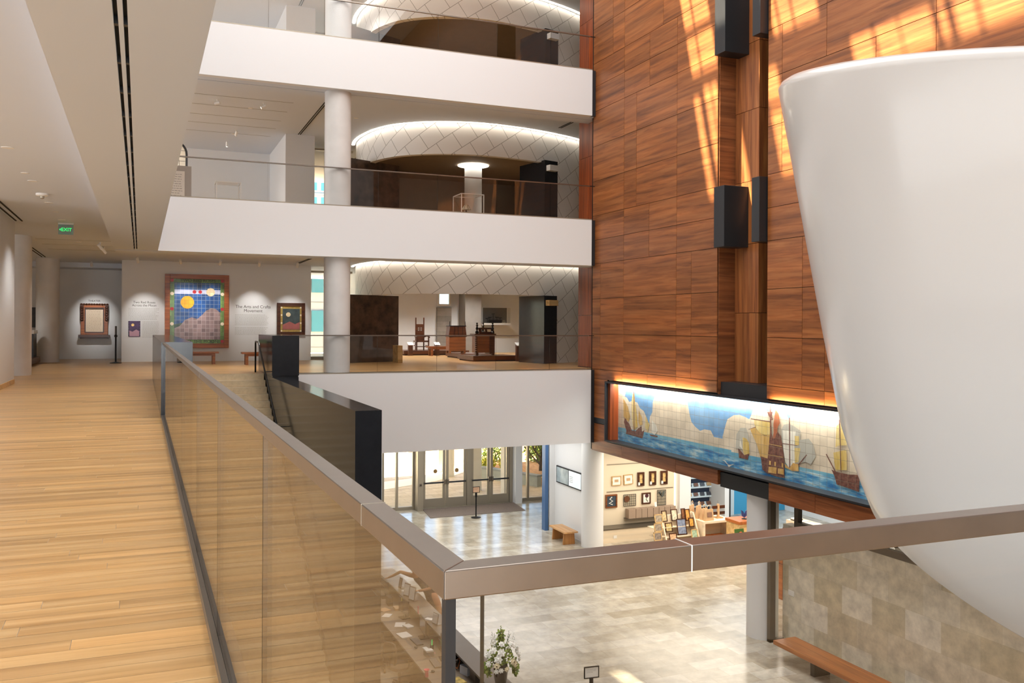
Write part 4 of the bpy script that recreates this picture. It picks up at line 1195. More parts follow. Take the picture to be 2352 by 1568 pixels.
# large tile picture (generic landscape in the panel's colours)
P = thing('tile_picture', 'large blue and green tile panel with lettering in an orange-brown wood frame', 'picture', (1.90, 34.49, 0.48))
picture_frame(P, -1.10, 1.10, 0, 2.67, 0.17, 0.09, MAT['frame_wood'])
mb = MB(); mb.box(-.94, .94, -.03, 0, .16, 2.52); mb.build('tile_border', MAT['t_green'], parent=P)
mb = MB(); mb.box(-.78, .80, -.036, -.03, .31, 2.37); mb.build('tile_field', MAT['t_blue'], parent=P)
mb = MB(); mb.prism([(-.78, .31), (.80, .31), (.80, .98), (.45, .92), (-.1, 1.0), (-.78, .86)], 'y', -.040, -.036); mb.build('tile_ground', MAT['t_dkgreen'], parent=P)
mb = MB(); mb.box(-.78, .80, -.040, -.036, 1.96, 2.12); mb.build('tile_cloud_band', MAT['t_pale'], parent=P)
mb = MB(); mb.prism([(-.78, .31), (.80, .31), (.80, 1.28), (.66, 1.42), (.48, 1.46), (.3, 1.36), (.16, 1.2), (.0, 1.06), (-.2, 1.12), (-.42, 1.02), (-.6, .8), (-.78, .72)], 'y', -.046, -.036); mb.build('tile_hill', MAT['t_mauve'], parent=P)
mb = MB(); mb.cyl((-.34, -.036, 1.66), (-.34, -.048, 1.66), .23, n=40); mb.build('tile_sun', MAT['t_gold'], parent=P)
mb = MB(); mb.cyl((.46, -.036, 2.04), (.46, -.047, 2.04), .15, n=32); mb.build('tile_moon', MAT['t_cream'], parent=P)
for x, z, m in ((-.86, 2.45, 0), (.87, 2.45, 0), (-.86, 1.97, 1), (.87, 1.97, 1), (-.86, 1.42, 0), (.87, 1.42, 0), (-.86, .88, 1), (.87, .88, 1), (.87, .24, 0), (-.86, .24, 0), (.1, 2.04, 0), (-.1, 2.04, 0)):
    mb = MB(); discs(mb, (x, z), .062, -.03 if abs(x) > .5 else -.046); mb.build('rosette', MAT['rose_red' if m == 0 else 'rose_cream'], parent=P)
text_fit('lettering', 'TWO RED ROSES', 1.22, MAT['line_dark'], (.03, -.032, 2.445), 'y', P)
text_fit('lettering', 'ACROSS THE MOON', 1.50, MAT['line_dark'], (-.02, -.032, .235), 'y', P)

S = thing('framed_print', 'smaller dark picture with gilt border in a red-brown frame, right end of the picture wall', 'picture', (5.25, 34.49, 0.95))
picture_frame(S, -.52, .52, 0, 1.22, .13, .07, MAT['dark_wood'])
mb = MB(); mb.box(-.40, .40, -.02, 0, .12, 1.10); mb.build('border', plain('gilt', '#b59a55', 0.35, 0.4, noise=.2, nscale=14), parent=S)
mb = MB(); mb.box(-.31, .33, -.026, -.02, .21, 1.0); mb.build('print', plain('print_dark', '#3f4a4c', 0.25, noise=.35, nscale=4), parent=S)
mb = MB(); mb.prism([(-.30, .22), (.32, .22), (.32, .5), (.15, .42), (-.05, .52), (-.30, .4)], 'y', -.030, -.026); mb.build('print_shape', plain('print_rose', '#a4605c', 0.3, noise=.2), parent=S)
mb = MB(); discs(mb, (-.1, .78), .085, -.026); mb.build('print_disc', MAT['t_cream'], parent=S)
for x in (-.35, .365):
    for z in (.165, .46, .76, 1.05):
        mb = MB(); discs(mb, (x, z), .034, -.02, 14); mb.build('rosette', MAT['rose_cream'], parent=S)

Q = thing('wall_print', 'small purple print stuck on the wall below a text column', 'picture', (-.205, 34.495, .89))
mb = MB(); mb.box(-.195, .195, -.012, 0, 0, .56); mb.build('print_sheet', plain('print_purple', '#4c3a5e', 0.4, noise=.35, nscale=6), parent=Q)
mb = MB(); mb.prism([(-.16, .02), (.16, .02), (.16, .2), (.06, .26), (-.06, .18), (-.16, .22)], 'y', -.014, -.012); mb.build('print_shape', plain('print_pink', '#b990a0', 0.4), parent=Q)
mb = MB(); discs(mb, (-.05, .42), .05, -.012, 14); mb.build('print_disc', MAT['t_gold'], parent=Q)
mb = MB()
for i in range(6):
    for sx in (-1, 1): mb.box(sx * .178 - .014, sx * .178 + .014, -.014, -.012, .03 + i * .1, .06 + i * .1)
mb.build('edge_spots', MAT['line_dark'], parent=Q)

T1 = thing('wall_text', 'wall text headed Two Red Roses Across the Moon', 'wall text', (.12, 34.497, .85))
text_fit('heading', 'Two Red Roses\nAcross the Moon', .80, MAT['lettering'], (0, 0, 1.21), 'y', T1)
lines('small_print', -.52, .50, 1.07, .64, 9, MAT['lettering_grey'], 0, T1)
lines('small_print', -.06, .50, .60, 0, 13, MAT['lettering_grey'], 0, T1)
T2 = thing('wall_text', 'wall text headed The Arts and Crafts Movement', 'wall text', (3.87, 34.497, .95))
text_fit('heading', 'The Arts and Crafts\nMovement', 1.26, MAT['lettering'], (0, 0, .98), 'y', T2)
lines('small_print', -.65, .6, .78, .36, 9, MAT['lettering_grey'], 0, T2)
lines('small_print', -.65, .58, .30, 0.0, 6, MAT['lettering_grey'], 0, T2)

# theatre notice
T3 = thing('theater_notice', 'carved dark wood notice frame holding a sheet of text under the word THEATER', 'notice', (-1.635, 37.895, .80))
mb = MB(); frame_rect(mb, -.47, .47, .12, 1.28, -.10, 0, .17, .10, .14); mb.build('frame', MAT['frame_wood'], parent=T3, bevel=.01)
mb = MB(); frame_rect(mb, -.34, .34, .20, 1.17, -.12, -.02, .04); mb.build('inner_moulding', MAT['dark_wood'], parent=T3)
mb = MB(); mb.box(-.30, .30, -.06, -.02, .24, 1.13); mb.build('sheet', plain('parchment', '#e9d6bc', .6), parent=T3)
lines('small_print', -.26, .26, 1.09, .28, 15, plain('ink_soft', '#b79a82', .6), -.061, T3)
mb = MB(); mb.box(-.55, .55, -.22, 0, .02, .12); mb.box(-.50, .50, -.17, 0, -.02, .02); mb.build('shelf', MAT['dark_wood'], parent=T3, bevel=.008)
for sx in (-1, 1):
    mb = MB()
    for k in range(6): mb.ball((sx * .43, -.10, .70 + k * .095), .065, 10, (1, .9, 1))
    mb.box(sx * .43 - .06, sx * .43 + .06, -.12, 0, .66, 1.27); mb.build('carved_bracket', MAT['dark_wood'], parent=T3)
mb = MB()
for k in range(11): mb.ball((-.45 + k * .09, -.10, 1.29), .05, 8, (1, .8, .8))
mb.build('carved_crest', MAT['dark_wood'], parent=T3)
o = text_fit('wall_sign', 'THEATER', .42, MAT['line_dark'], (-1.645, 37.897, 2.22), 'y', depth=.006)
tag(o, 'black lettering reading THEATER above the carved notice frame', 'sign')

# low benches under the picture
def wood_bench(name, label, loc, L, rz=0):
    t = thing(name, label, 'bench', loc, rz)
    mb = MB(); mb.box(-L / 2, L / 2, -.24, .24, .365, .425); mb.build('seat', MAT['bench_wood'], parent=t, bevel=.006)
    for sx in (-1, 1):
        for sy in (-1, 1):
            mb = MB(); mb.box(sx * (L / 2 - .16) - .045, sx * (L / 2 - .16) + .045, sy * .17 - .04, sy * .17 + .04, 0, .365); mb.build('leg', MAT['bench_wood'], parent=t)
    mb = MB(); mb.box(-L / 2 + .12, L / 2 - .12, -.19, .19, .29, .365); mb.build('apron', MAT['bench_wood'], parent=t)
    return t
wood_bench('gallery_bench', 'brown wooden bench below the large tile picture', (1.52, 31.9, 0), 1.85)
wood_bench('gallery_bench', 'brown wooden bench half hidden behind the stair newel block', (3.98, 31.0, 0), 1.75)

# sign post by the wall corner
sp = thing('sign_post', 'thin black sign post with its plate seen edge-on, by the corner of the picture wall', 'sign', (-.78, 33.45, 0))
mb = MB(); mb.lathe([(.19, 0), (.19, .02), (.06, .05)], n=24); mb.build('base', MAT['black_metal'], parent=sp)
mb = MB(); mb.cyl((0, 0, .04), (0, 0, .95), .03); mb.build('pole', MAT['black_metal'], parent=sp)
mb = MB(); mb.ball((0, 0, .93), .055, 12); mb.build('joint', MAT['black_metal'], parent=sp)
mb = MB(); mb.cbox((0.0, -.05, 1.12), (.03, .30, .30), rz=R(8)); mb.build('plate', MAT['black_metal'], parent=sp)

# exhibit between the corridor columns
ex = thing('display_plinth', 'dark brown low plinth with a black block, glimpsed between the corridor columns', 'plinth', (-3.55, 33.2, 0))
mb = MB(); mb.box(-.7, .38, -2.0, 1.35, 0.04, .22); mb.build('plinth', MAT['dark_wood'], parent=ex)
mb = MB(); mb.box(-.4, .28, .2, 1.2, .22, 1.0); mb.build('block', MAT['black_metal'], parent=ex)
mb = MB(); mb.box(-.4, .30, .1, 1.3, 1.0, 1.12); mb.build('top', MAT['white_metal'], parent=ex)
o = MB(); o.box(-3.9, -3.3, 37.82, 37.89, 1.2, 1.95); o.build('dark_painting', plain('dark_art', '#3d3935', .5, noise=.4, nscale=5), label='narrow sliver of a dark painting behind the second column', cat='picture')

# ceiling fittings
def downlight(x, y, z, lab, on=True, r=.075, grp='corridor downlights', e=130, col=WARM):
    t = thing('downlight', lab, 'downlight', (x, y, z), group=grp)
    mb = MB(); mb.lathe([(r * .8, -.006), (r, -.006), (r, 0), (r * .8, 0)], n=24); mb.build('trim', MAT['white_metal'], parent=t)
    mb = MB(); mb.cyl((0, 0, -.004), (0, 0, .0), r * .8, n=24); mb.build('lens', MAT['lamp_glow' if on else 'alu'], parent=t)
    if on and e:
        lamp('SPOT', 'downlight_beam', (x, y, z - .03), e, col, (0, 0, -1), spot_size=R(125), spot_blend=0.8, shadow_soft_size=.05)
for i, y in enumerate((13.2, 16.1, 18.85, 21.8, 27.5)):
    downlight(-1.6, y, 3.6, 'glowing round downlight in the corridor ceiling, %s from the camera' % ORD[i])
for i, y in enumerate((3.0, 7.0, 10.2)):
    lamp('SPOT', 'downlight_beam', (-1.6, y, 3.57), 110, WARM, (0, 0, -1), spot_size=R(125), spot_blend=0.8, shadow_soft_size=.05)
for i, (x, y) in enumerate(((-1.62, 15.3), (-1.6, 20.3))):
    downlight(x, y, 3.6, 'unlit round cap in the corridor ceiling, %s from the camera' % ORD[i], False, .06, 'corridor ceiling caps')
sd = thing('smoke_detector', 'white smoke detector among the corridor downlights', 'smoke detector', (-1.6, 17.6, 3.6))
mb = MB(); mb.lathe([(.10, 0), (.10, -.03), (.075, -.045)], n=24); mb.build('base', MAT['white_metal'], parent=sd)
mb = MB(); mb.lathe([(.04, -.045), (.035, -.08), (.02, -.09)], n=16); mb.build('sensor', MAT['alu'], parent=sd)

es = thing('exit_sign', 'green illuminated EXIT sign hanging from the corridor ceiling', 'exit sign', (-1.565, 22.5, 3.34))
mb = MB(); mb.box(-.16, .16, -.03, .03, .225, .26); mb.build('mount', MAT['alu'], parent=es)
mb = MB(); mb.box(-.155, .155, -.006, .006, 0, .225); mb.build('panel', plain('exit_panel', '#7d9488', .2), parent=es)
text_fit('lettering', 'EXIT', .21, MAT['exit_green'], (.012, -.008, .11), 'y', es)
mb = MB(); mb.prism([(-.135, .11), (-.105, .135), (-.105, .085)], 'y', -.010, -.006); mb.build('arrow', MAT['exit_green'], parent=es)

def track_spot(loc, d, lab, grp, e=40, on=True, size=38, L=.17):
    t = thing('track_spotlight', lab, 'spotlight', loc, group=grp)
    mb = MB(); mb.cyl((0, 0, 0), (0, 0, -.07), .018, n=10); mb.cyl((0, 0, -.005), (0, 0, .0), .05, n=14); mb.build('mount', MAT['white_metal'], parent=t)
    dv = Vector(d).normalized(); c = Vector((0, 0, -.12))
    mb = MB(); mb.cyl(c - dv * L * .5, c + dv * L * .5, .045, n=16); mb.build('can', MAT['white_metal'], parent=t, smooth=True)
    mb = MB(); mb.cyl(c + dv * L * .5, c + dv * (L * .5 + .003), .036, n=16); mb.build('lens', MAT['lamp_glow'], parent=t)
    if on:
        p = Vector(loc) + c + dv * (L * .5 + .04)
        lamp('SPOT', 'spot_beam', p, e * 2.3, WARM, dv, spot_size=R(size), spot_blend=0.9, shadow_soft_size=.03)
G1 = 'track spotlights over the picture wall'
for i, (x, d, e) in enumerate(((-.1, (.25, 1.5, -1.75), 85), (1.25, (.3, 1.6, -1.35), 95), (2.55, (-.2, 1.6, -1.4), 95), (3.87, (0, 1.5, -1.55), 80), (5.2, (0, 1.5, -1.75), 80))):
    track_spot((x, 32.7, 3.6), d, 'white cylinder spotlight over the picture wall, %s from its left end' % ORD[i], G1, e, True, 46)
track_spot((-1.64, 35.6, 3.6), (0, 2.0, -1.75), 'white cylinder spotlight aimed at the theater notice', G1, 95, True, 40)
track_spot((-1.05, 27.4, 3.6), (.5, .4, -.6), 'tilted white spotlight left of the soffit end, nearer of two', G1, 25)
track_spot((-1.0, 28.9, 3.6), (.5, .4, -.6), 'tilted white spotlight left of the soffit end, farther of two', G1, 25)
G3 = 'track spotlights on the third floor ceiling'
for i, (x, y, d) in enumerate(((2.16, 29.1, (-.9, .5, -.2)), (3.54, 29.0, (-.9, .2, -.4)), (3.13, 33.4, (-.2, .5, -1)), (3.0, 35.6, (0, 0.2, -1)))):
    track_spot((x, y, 8.3), d, 'white track spotlight on the third floor ceiling, %s from the atrium edge' % ORD[i], G3, 35)
G4 = 'third floor downlights'
for i, (x, y) in enumerate(((6.66, 29.83), (3.23, 29.83), (3.1, 34.1))):
    downlight(x, y, 8.3, 'glowing third floor ceiling downlight, %s from the round column' % ORD[i], True, .08, G4, 60)
# lights without a visible fitting in the deep rooms
for x, y, z, e in ((9.5, 36, 3.45, 110), (13, 38.5, 3.45, 120), (16, 36, 3.45, 110), (12, 32.5, 3.45, 110), (16.5, 32.5, 3.45, 80), (9.5, 40, 3.45, 120), (14.8, 39.8, 3.45, 120), (2.0, 29.0, 3.55, 60), (4.5, 28.0, 3.55, 60), (-5.5, 33, 3.5, 60), (10, 34, 8.0, 45), (15, 35, 8.0, 45), (0.5, 32, 8.2, 60), (6.6, 31.0, 12.9, 60), (2.5, 31, 12.9, 60), (10, 34, 12.7, 45), (15, 35, 12.7, 45)):
    lamp('SPOT', 'ceiling_beam', (x, y, z), e * 4.2, WARM if z < 4 else (1, .92, .82), (0, 0, -1), spot_size=R(140), spot_blend=0.9, shadow_soft_size=.06)

# ---- furniture gallery behind the second floor opening
def plinth(x0, x1, y0, y1, h, lab, foot=.06):
    t = thing('display_platform', lab, 'platform', ((x0 + x1) / 2, (y0 + y1) / 2, 0))
    a, b = (x1 - x0) / 2, (y1 - y0) / 2
    mb = MB(); mb.box(-a, a, -b, b, .05, h); mb.build('deck', MAT['dark_wood'], parent=t)
    mb = MB(); mb.box(-a + foot, a - foot, -b + foot, b - foot, 0, .05); mb.build('foot', MAT['slot'], parent=t)
    return t
plinth(10.9, 14.0, 38.9, 40.9, .21, 'dark low platform under the tall armchair')
plinth(12.1, 13.45, 34.6, 36.6, .20, 'dark low platform under the rear sloping cabinet')
plinth(11.5, 13.45, 31.5, 33.3, .21, 'dark low platform under the front carved cabinet')
plinth(15.2, 17.2, 33.9, 35.9, .21, 'dark low platform under the glass table case')
# armchair with tall slatted back
c = thing('tall_armchair', 'tall black-brown armchair with a narrow high back on the rear platform', 'armchair', ((11.842, 39.400, 0.298)[0], 39.4, .21))
for sx in (-1, 1):
    mb = MB(); mb.box(sx * .19 - .025, sx * .19 + .025, .18, .23, 0, 1.50); mb.build('back_post', MAT['dark_wood'], parent=c)
    mb = MB(); mb.box(sx * .28 - .025, sx * .28 + .025, -.28, -.23, 0, .62); mb.build('leg', MAT['dark_wood'], parent=c)
    mb = MB(); mb.tube([(sx * .22, .2, .62), (sx * .27, 0, .66), (sx * .30, -.24, .64), (sx * .31, -.31, .59)], .028, 8); mb.build('arm', MAT['dark_wood'], parent=c)
mb = MB(); mb.box(-.19, .19, .19, .22, .42, 1.20); mb.build('back_panel', MAT['dark_wood'], parent=c)
mb = MB()
for k in (-1, 1):
    for z in (.93, 1.02): mb.box(k * .06 - .035, k * .06 + .035, .183, .19, z - .03, z + .03)
mb.build('carved_inlay', MAT['grey_pier'], parent=c)
mb = MB(); mb.box(-.31, .31, -.28, .2, .38, .45); mb.build('seat', MAT['dark_wood'], parent=c)
mb = MB(); mb.box(-.28, .28, -.27, -.24, .16, .20); mb.box(-.29, -.26, -.25, .2, .2, .24); mb.box(.26, .29, -.25, .2, .2, .24); mb.build('stretcher', MAT['dark_wood'], parent=c)
wood_bench('gallery_bench', 'orange-brown bench beside the rear cabinet in the furniture gallery', (12.35, 38.2, 0), 1.15)
# cabinet with sloping lid
c = thing('sloped_cabinet', 'rear dark cabinet with sloping upper case and two thin posts', 'cabinet', ((12.150, 35.400, 0.177)[0], 35.4, .20))
mb = MB(); mb.box(-.36, .36, -.22, .22, .10, .68); mb.build('body', MAT['bench_wood'], parent=c)
mb = MB(); mb.prism([(-.40, .68), (.40, .68), (.34, 1.13), (-.34, 1.13)], 'y', -.25, .2); mb.build('upper_case', MAT['dark_wood'], parent=c, bevel=.01)
mb = MB(); mb.box(-.36, .36, -.27, .22, 1.11, 1.15); mb.build('crown_board', MAT['black_metal'], parent=c)
for sx in (-1, 1):
    mb = MB(); mb.cyl((sx * .335, -.2, 1.13), (sx * .335, -.2, 1.32), .016, n=10); mb.build('post', MAT['black_metal'], parent=c)
    for sy in (-1, 1):
        mb = MB(); mb.box(sx * .32 - .04, sx * .32 + .04, sy * .18 - .03, sy * .18 + .03, 0, .12); mb.build('foot', MAT['bench_wood'], parent=c)
mb = MB()
for k in (-.16, 0.02, .2): mb.box(k - .006, k + .006, -.262, -.25, .70, 1.10)
mb.build('strap', MAT['black_metal'], parent=c)
# carved cabinet with finials
c = thing('carved_cabinet', 'front dark carved cabinet with a sloping rack and turned finials', 'cabinet', ((12.204, 32.400, 0.165)[0], 32.4, .21))
mb = MB(); mb.box(-.34, .40, -.24, .24, .10, .78); mb.build('body', MAT['bench_wood'], parent=c)
mb = MB()
for k in range(8): mb.box(-.385, -.30, -.26, -.2, .12 + k * .08, .17 + k * .08)
mb.build('carved_edge', MAT['dark_wood'], parent=c)
mb = MB(); mb.box(.20, .41, -.26, .24, .06, .8); mb.build('side_panel', MAT['dark_wood'], parent=c)
mb = MB(); mb.box(-.42, .46, -.28, .26, .78, .83); mb.build('top_board', MAT['dark_wood'], parent=c, bevel=.006)
mb = MB()
for (a, b, z0, z1) in ((-.20, .42, .83, .90), (-.20, .42, 1.0, 1.06), (-.20, -.10, .9, 1.0), (.06, .14, .9, 1.0), (.32, .42, .9, 1.0)):
    mb.prism([(a - (z0 - .83) * .2, z0), (b - (z0 - .83) * .2, z0), (b - (z1 - .83) * .2, z1), (a - (z1 - .83) * .2, z1)], 'y', -.2, -.14)
mb.build('slope_rack', MAT['dark_wood'], parent=c)
for x in (-.30, .34, .10):
    y = -.2 if x != .10 else .2
    mb = MB(); mb.lathe([(.06, .83), (.075, .9), (.03, .96), (.06, 1.02), (.025, 1.1), (.055, 1.15), (.02, 1.18), (.045, 1.25), (.0, 1.26)], (x, y, 0), 12); mb.build('finial', MAT['black_metal'], parent=c, smooth=True)
for sx in (-1, 1):
    mb = MB(); mb.box(sx * .33 - .05 + .03, sx * .33 + .05 + .03, -.24, -.14, 0, .12); mb.build('foot', MAT['dark_wood'], parent=c)
# label lecterns
def lectern(loc, h, lab, rz=0):
    t = thing('label_lectern', lab, 'lectern', loc, rz, 'label lecterns in the furniture gallery')
    mb = MB(); mb.box(-.10, .10, -.07, .07, 0, h); mb.build('post', MAT['dark_wood'], parent=t)
    mb = MB(); mb.cbox((0, -.02, h + .03), (.25, .25, .02), rx=R(28)); mb.build('label_plate', MAT['white_metal'], parent=t)
lectern(((11.141, 38.750, 0.201)[0], 38.72, 0), .50, 'label lectern left of the tall armchair')
lectern(((12.383, 38.750, 0.312)[0], 38.72, 0), .50, 'label lectern right of the tall armchair')
lectern((13.28, 31.36, 0), .62, 'large label lectern at the right end of the front platform')
lectern(((14.366, 33.700, 0.319)[0], 33.72, 0), .55, 'label lectern before the glass table case')
# wall case with silver model
wc = thing('wall_case', 'wall-hung glass case with a silver ship-like model inside', 'display case', ((16.544, 42.200, 1.529)[0], 42.26, 1.40))
mb = MB(); mb.box(-.85, .70, -.5, 0, 0, .08); mb.build('shelf', MAT['gallery_paint'], parent=wc)
mb = MB(); mb.box(-.6, .68, -.03, 0, .08, .86); mb.build('back_panel', MAT['grey_pier'], parent=wc)
mb = MB(); mb.box(-.85, .70, -.5, -.03, .081, .86); mb.build('cover', MAT['glass_case'], parent=wc)
mb = MB(); frame_rect(mb, -.85, .70, .08, .87, -.51, -.50, .012); mb.build('edge', MAT['white_metal'], parent=wc)
sm = thing('silver_model', 'dark silver tabletop piece with masts inside the wall case', 'ornament', ((16.491, 42.000, 1.265)[0], 42.0, 1.485))
mb = MB(); mb.box(-.34, .34, -.08, .08, 0, .17); mb.build('body', MAT['black_metal'], parent=sm)
for x, h in ((-.42, .26), (-.28, .32), (-.1, .5), (.1, .33), (.28, .3)):
    mb = MB(); mb.cyl((x, 0, 0.0), (x, 0, h), .014, n=8); mb.lathe([(.09, h - .05), (.10, h - .01), (.02, h)], (x, 0, 0), 12); mb.build('candle_arm', MAT['black_metal'], parent=sm)
mb = MB(); mb.lathe([(.10, 0), (.11, .06), (.03, .1), (.07, .16)], (.48, 0, 0), 14); mb.build('bowl', MAT['alu'], parent=sm)
# table case
tc = thing('table_case', 'flat glass-topped table case on thin panel legs, right side of the furniture gallery', 'display case', (16.1, 34.9, .21))
mb = MB(); mb.box(-.85, .85, -.5, .5, .62, .72); mb.build('tray', MAT['gallery_paint'], parent=tc)
mb = MB(); mb.cbox((0, 0, .86), (1.75, 1.0, .02), rx=R(6)); mb.build('lid', MAT['glass_case'], parent=tc)
mb = MB()
for (a, b) in ((-.51, -.48), (.48, .51)): mb.box(-.87, .87, a, b, .80 + (.05 if a > 0 else 0), .83 + (.05 if a > 0 else 0))
mb.build('lid_edge', MAT['white_metal'], parent=tc)
for x in (-.6, .6):
    mb = MB(); mb.box(x - .03, x + .03, -.4, .4, 0, .62); mb.build('leg', MAT['gallery_paint'], parent=tc)
o = MB(); o.box((8.518, 31.200, 0.515)[0], (8.695, 31.200, 0.514)[0], 31.2, 31.9, 0, .62); o.build('display_block', MAT['maple'], label='low tan block at the right edge of the dark left portal panel', cat='plinth', bevel=.005)
# portal signs
def portal_sign(zf, y, mat, lab):
    mb = MB(); mb.cbox((13.58, 29.02, zf + y), (.40, .22, .20), rz=R(12)); mb.build('portal_sign', mat, label=lab, cat='sign', bevel=.003)
portal_sign(0, 2.17, MAT['maple'], 'small tan sign block on the second floor right portal panel')
portal_sign(4.7, 2.28, MAT['white_metal'], 'small pale sign block on the third floor right portal panel')
portal_sign(9.4, 2.28, MAT['gallery_paint'], 'small pale sign block on the fourth floor right portal panel')

# small window high in the gallery end wall
mb = MB(); frame_rect(mb, (13.540, 42.200, 2.798)[0], (14.241, 42.200, 2.811)[0], 2.32, 3.3, 42.28, 42.40, .10)
w = struct(mb, 'window_7', MAT['white_metal'], 'small bright window above the boarded concrete strip')
mb = MB(); mb.box((13.540, 42.200, 2.798)[0] + .1, (14.241, 42.200, 2.811)[0] - .1, 42.38, 42.395, 2.42, 3.2); mb.build('lit_pane', plain('lit_pane', '#cfe6e8', .3, emit=1.3), parent=w)
# halo round the third floor column
mb = MB()
for i in range(48):
    a, b = 2 * math.pi * i / 48, 2 * math.pi * (i + 1) / 48
    mb.quad(*[(13.1 + r * math.cos(q), 36.0 + r * math.sin(q), 8.17) for r, q in ((.40, a), (.66, a), (.66, b), (.40, b))])
mb.build('halo', MAT['lamp_glow'], kind='structure', label='glowing halo around the third floor column')

# third floor cases, stained glass and panel
def glass_box(loc, a, b, h, lab, base=0):
    t = thing('glass_case', lab, 'display case', loc)
    if base:
        mb = MB(); mb.box(-a, a, -b, b, 0, base); mb.build('pedestal', MAT['gallery_paint'], parent=t)
    mb = MB(); mb.box(-a + .01, a - .01, -b + .01, b - .01, base, base + h - .01); mb.build('cover', MAT['glass_case'], parent=t)
    mb = MB(); e = .012
    for sx in (-1, 1):
        for sy in (-1, 1): mb.box(sx * (a - e) - e, sx * (a - e) + e, sy * (b - e) - e, sy * (b - e) + e, base, base + h)
    for s in (-1, 1):
        mb.box(-a, a, s * (b - e) - e, s * (b - e) + e, base + h - .024, base + h); mb.box(s * (a - e) - e, s * (a - e) + e, -b, b, base + h - .024, base + h)
    mb.build('edges', MAT['white_metal'], parent=t)
    return t
glass_box((2.5, 29.3, 4.7), .37, .35, .56, 'white edged glass case on a pedestal at the left of the third floor balcony', .5)
glass_box((10.58, 29.55, 4.7), .42, .45, .72, 'white edged glass case holding a table lamp, third floor gallery opening', .48)
lp = thing('table_lamp', 'small leaded glass table lamp inside the third floor glass case', 'lamp', (10.48, 29.5, 5.185))
mb = MB(); mb.lathe([(.07, 0), (.08, .02), (.03, .05), (.035, .14), (.015, .2), (.015, .24)], n=14); mb.build('base', MAT['black_metal'], parent=lp, smooth=True)
mb = MB(); mb.lathe([(.175, .20), (.165, .23), (.06, .37), (.02, .38)], n=8); mb.build('shade', plain('shade_glass', '#c9c8b4', .3), parent=lp)
mb = MB()
for i in range(8):
    q = 2 * math.pi * i / 8; mb.tube([(.177 * math.cos(q), .177 * math.sin(q), .20), (.062 * math.cos(q), .062 * math.sin(q), .372)], .007, 6)
mb.build('lead_rib', MAT['black_metal'], parent=lp)
aw = thing('stained_glass', 'arched leaded window panel on the third floor wall, cut by the soffit edge', 'stained glass', (1.0, 33.0, 6.80))
arc = lambda r, n=14: [(r * math.cos(math.pi * i / n), .42 + r * 1.0 * math.sin(math.pi * i / n)) for i in range(n + 1)]
o_, i_ = arc(.48), arc(.41)
mb = MB()
poly = [(.48, 0)] + o_ + [(-.48, 0), (-.41, 0)] + i_[::-1] + [(.41, 0)]
V = [(p[0], -.05, p[1]) for p in o_] ; k = len(o_)
mb.add([(p[0], -.05, p[1]) for p in o_] + [(p[0], -.05, p[1]) for p in i_] + [(p[0], 0.0, p[1]) for p in o_] + [(p[0], 0.0, p[1]) for p in i_],
       sum([[(j, j + 1, k + j + 1, k + j), (2 * k + j, 3 * k + j, 3 * k + j + 1, 2 * k + j + 1), (j, 2 * k + j, 2 * k + j + 1, j + 1), (k + j, k + j + 1, 3 * k + j + 1, 3 * k + j)] for j in range(k - 1)], []))
mb.box(-.48, -.41, -.05, 0, 0, .42); mb.box(.41, .48, -.05, 0, 0, .42); mb.box(-.48, .48, -.05, 0, -.06, 0.0)
mb.build('frame', MAT['bronze'], parent=aw)
mb = MB(); mb.prism([(-.41, 0)] + [(p[0], p[1]) for p in i_[::-1]] + [(.41, 0)], 'y', -.025, -.02); mb.build('pane', plain('pane_cream', '#cbc3b4', .3), parent=aw)
mb = MB()
for x in (-.2, 0, .2): mb.box(x - .006, x + .006, -.03, -.025, 0, .76)
for z in (.18, .36, .54): mb.box(-.39, .39, -.03, -.025, z - .006, z + .006)
mb.build('lead_lines', MAT['bronze'], parent=aw)
tp = thing('text_panel', 'grey free-standing text panel at the left of the third floor balcony', 'text panel', (1.0, 30.0, 4.7))
mb = MB(); mb.box(-.75, .46, 0, .3, 0, 1.62); mb.build('panel', plain('panel_grey', '#b1aca6', .6), parent=tp)
mb = MB(); mb.box(-.6, .26, -.012, 0, .3, 1.45); mb.build('sheet', MAT['paper'], parent=tp)
lines('small_print', -.5, .2, 1.38, .35, 14, MAT['lettering_grey'], -.013, tp)

# ================================================================= lobby
mt = MB(); mt.prism([(10.42, 34.35), (14.36, 34.35), (14.19, 32.72), (10.24, 32.70)], 'z', -6.0, -5.985)
mt.build('door_mat', plain('mat_brown', '#7d7068', .95, noise=.2, nscale=40), label='large grey-brown mat inside the entrance doors', cat='door mat')
def sign_stand(name, lab, loc, rz, h, w, hh, board, mat):
    t = thing(name, lab, 'sign', loc, rz)
    mb = MB(); mb.lathe([(.19, 0), (.19, .02), (.05, .05)], n=24); mb.build('base', MAT['black_metal'], parent=t)
    mb = MB(); mb.cyl((0, 0, .04), (0, 0, h), .026, n=14); mb.build('pole', MAT['black_metal'], parent=t)
    mb = MB(); mb.cyl((0, 0, h - .16), (0, 0, h), .042, n=14); mb.build('collar', MAT['black_metal'], parent=t)
    mb = MB(); frame_rect(mb, -w / 2, w / 2, h, h + hh, -.02, .01, .018); mb.build('board_frame', MAT['black_metal'], parent=t)
    mb = MB(); mb.box(-w / 2 + .018, w / 2 - .018, -.012, 0, h + .018, h + hh - .018); mb.build('board', board, parent=t)
    lines('small_print', -w * .33, w * .33, h + hh * .8, h + hh * .45, 3, mat, -.013, t)
    return t
sign_stand('sign_stand', 'black sign stand with a small tan board in front of the entrance doors', (11.9, 32.2, -6), 0, 0.95, .29, .235, plain('board_tan', '#c9a284', .6), plain('tan_ink', '#94694c', .6))
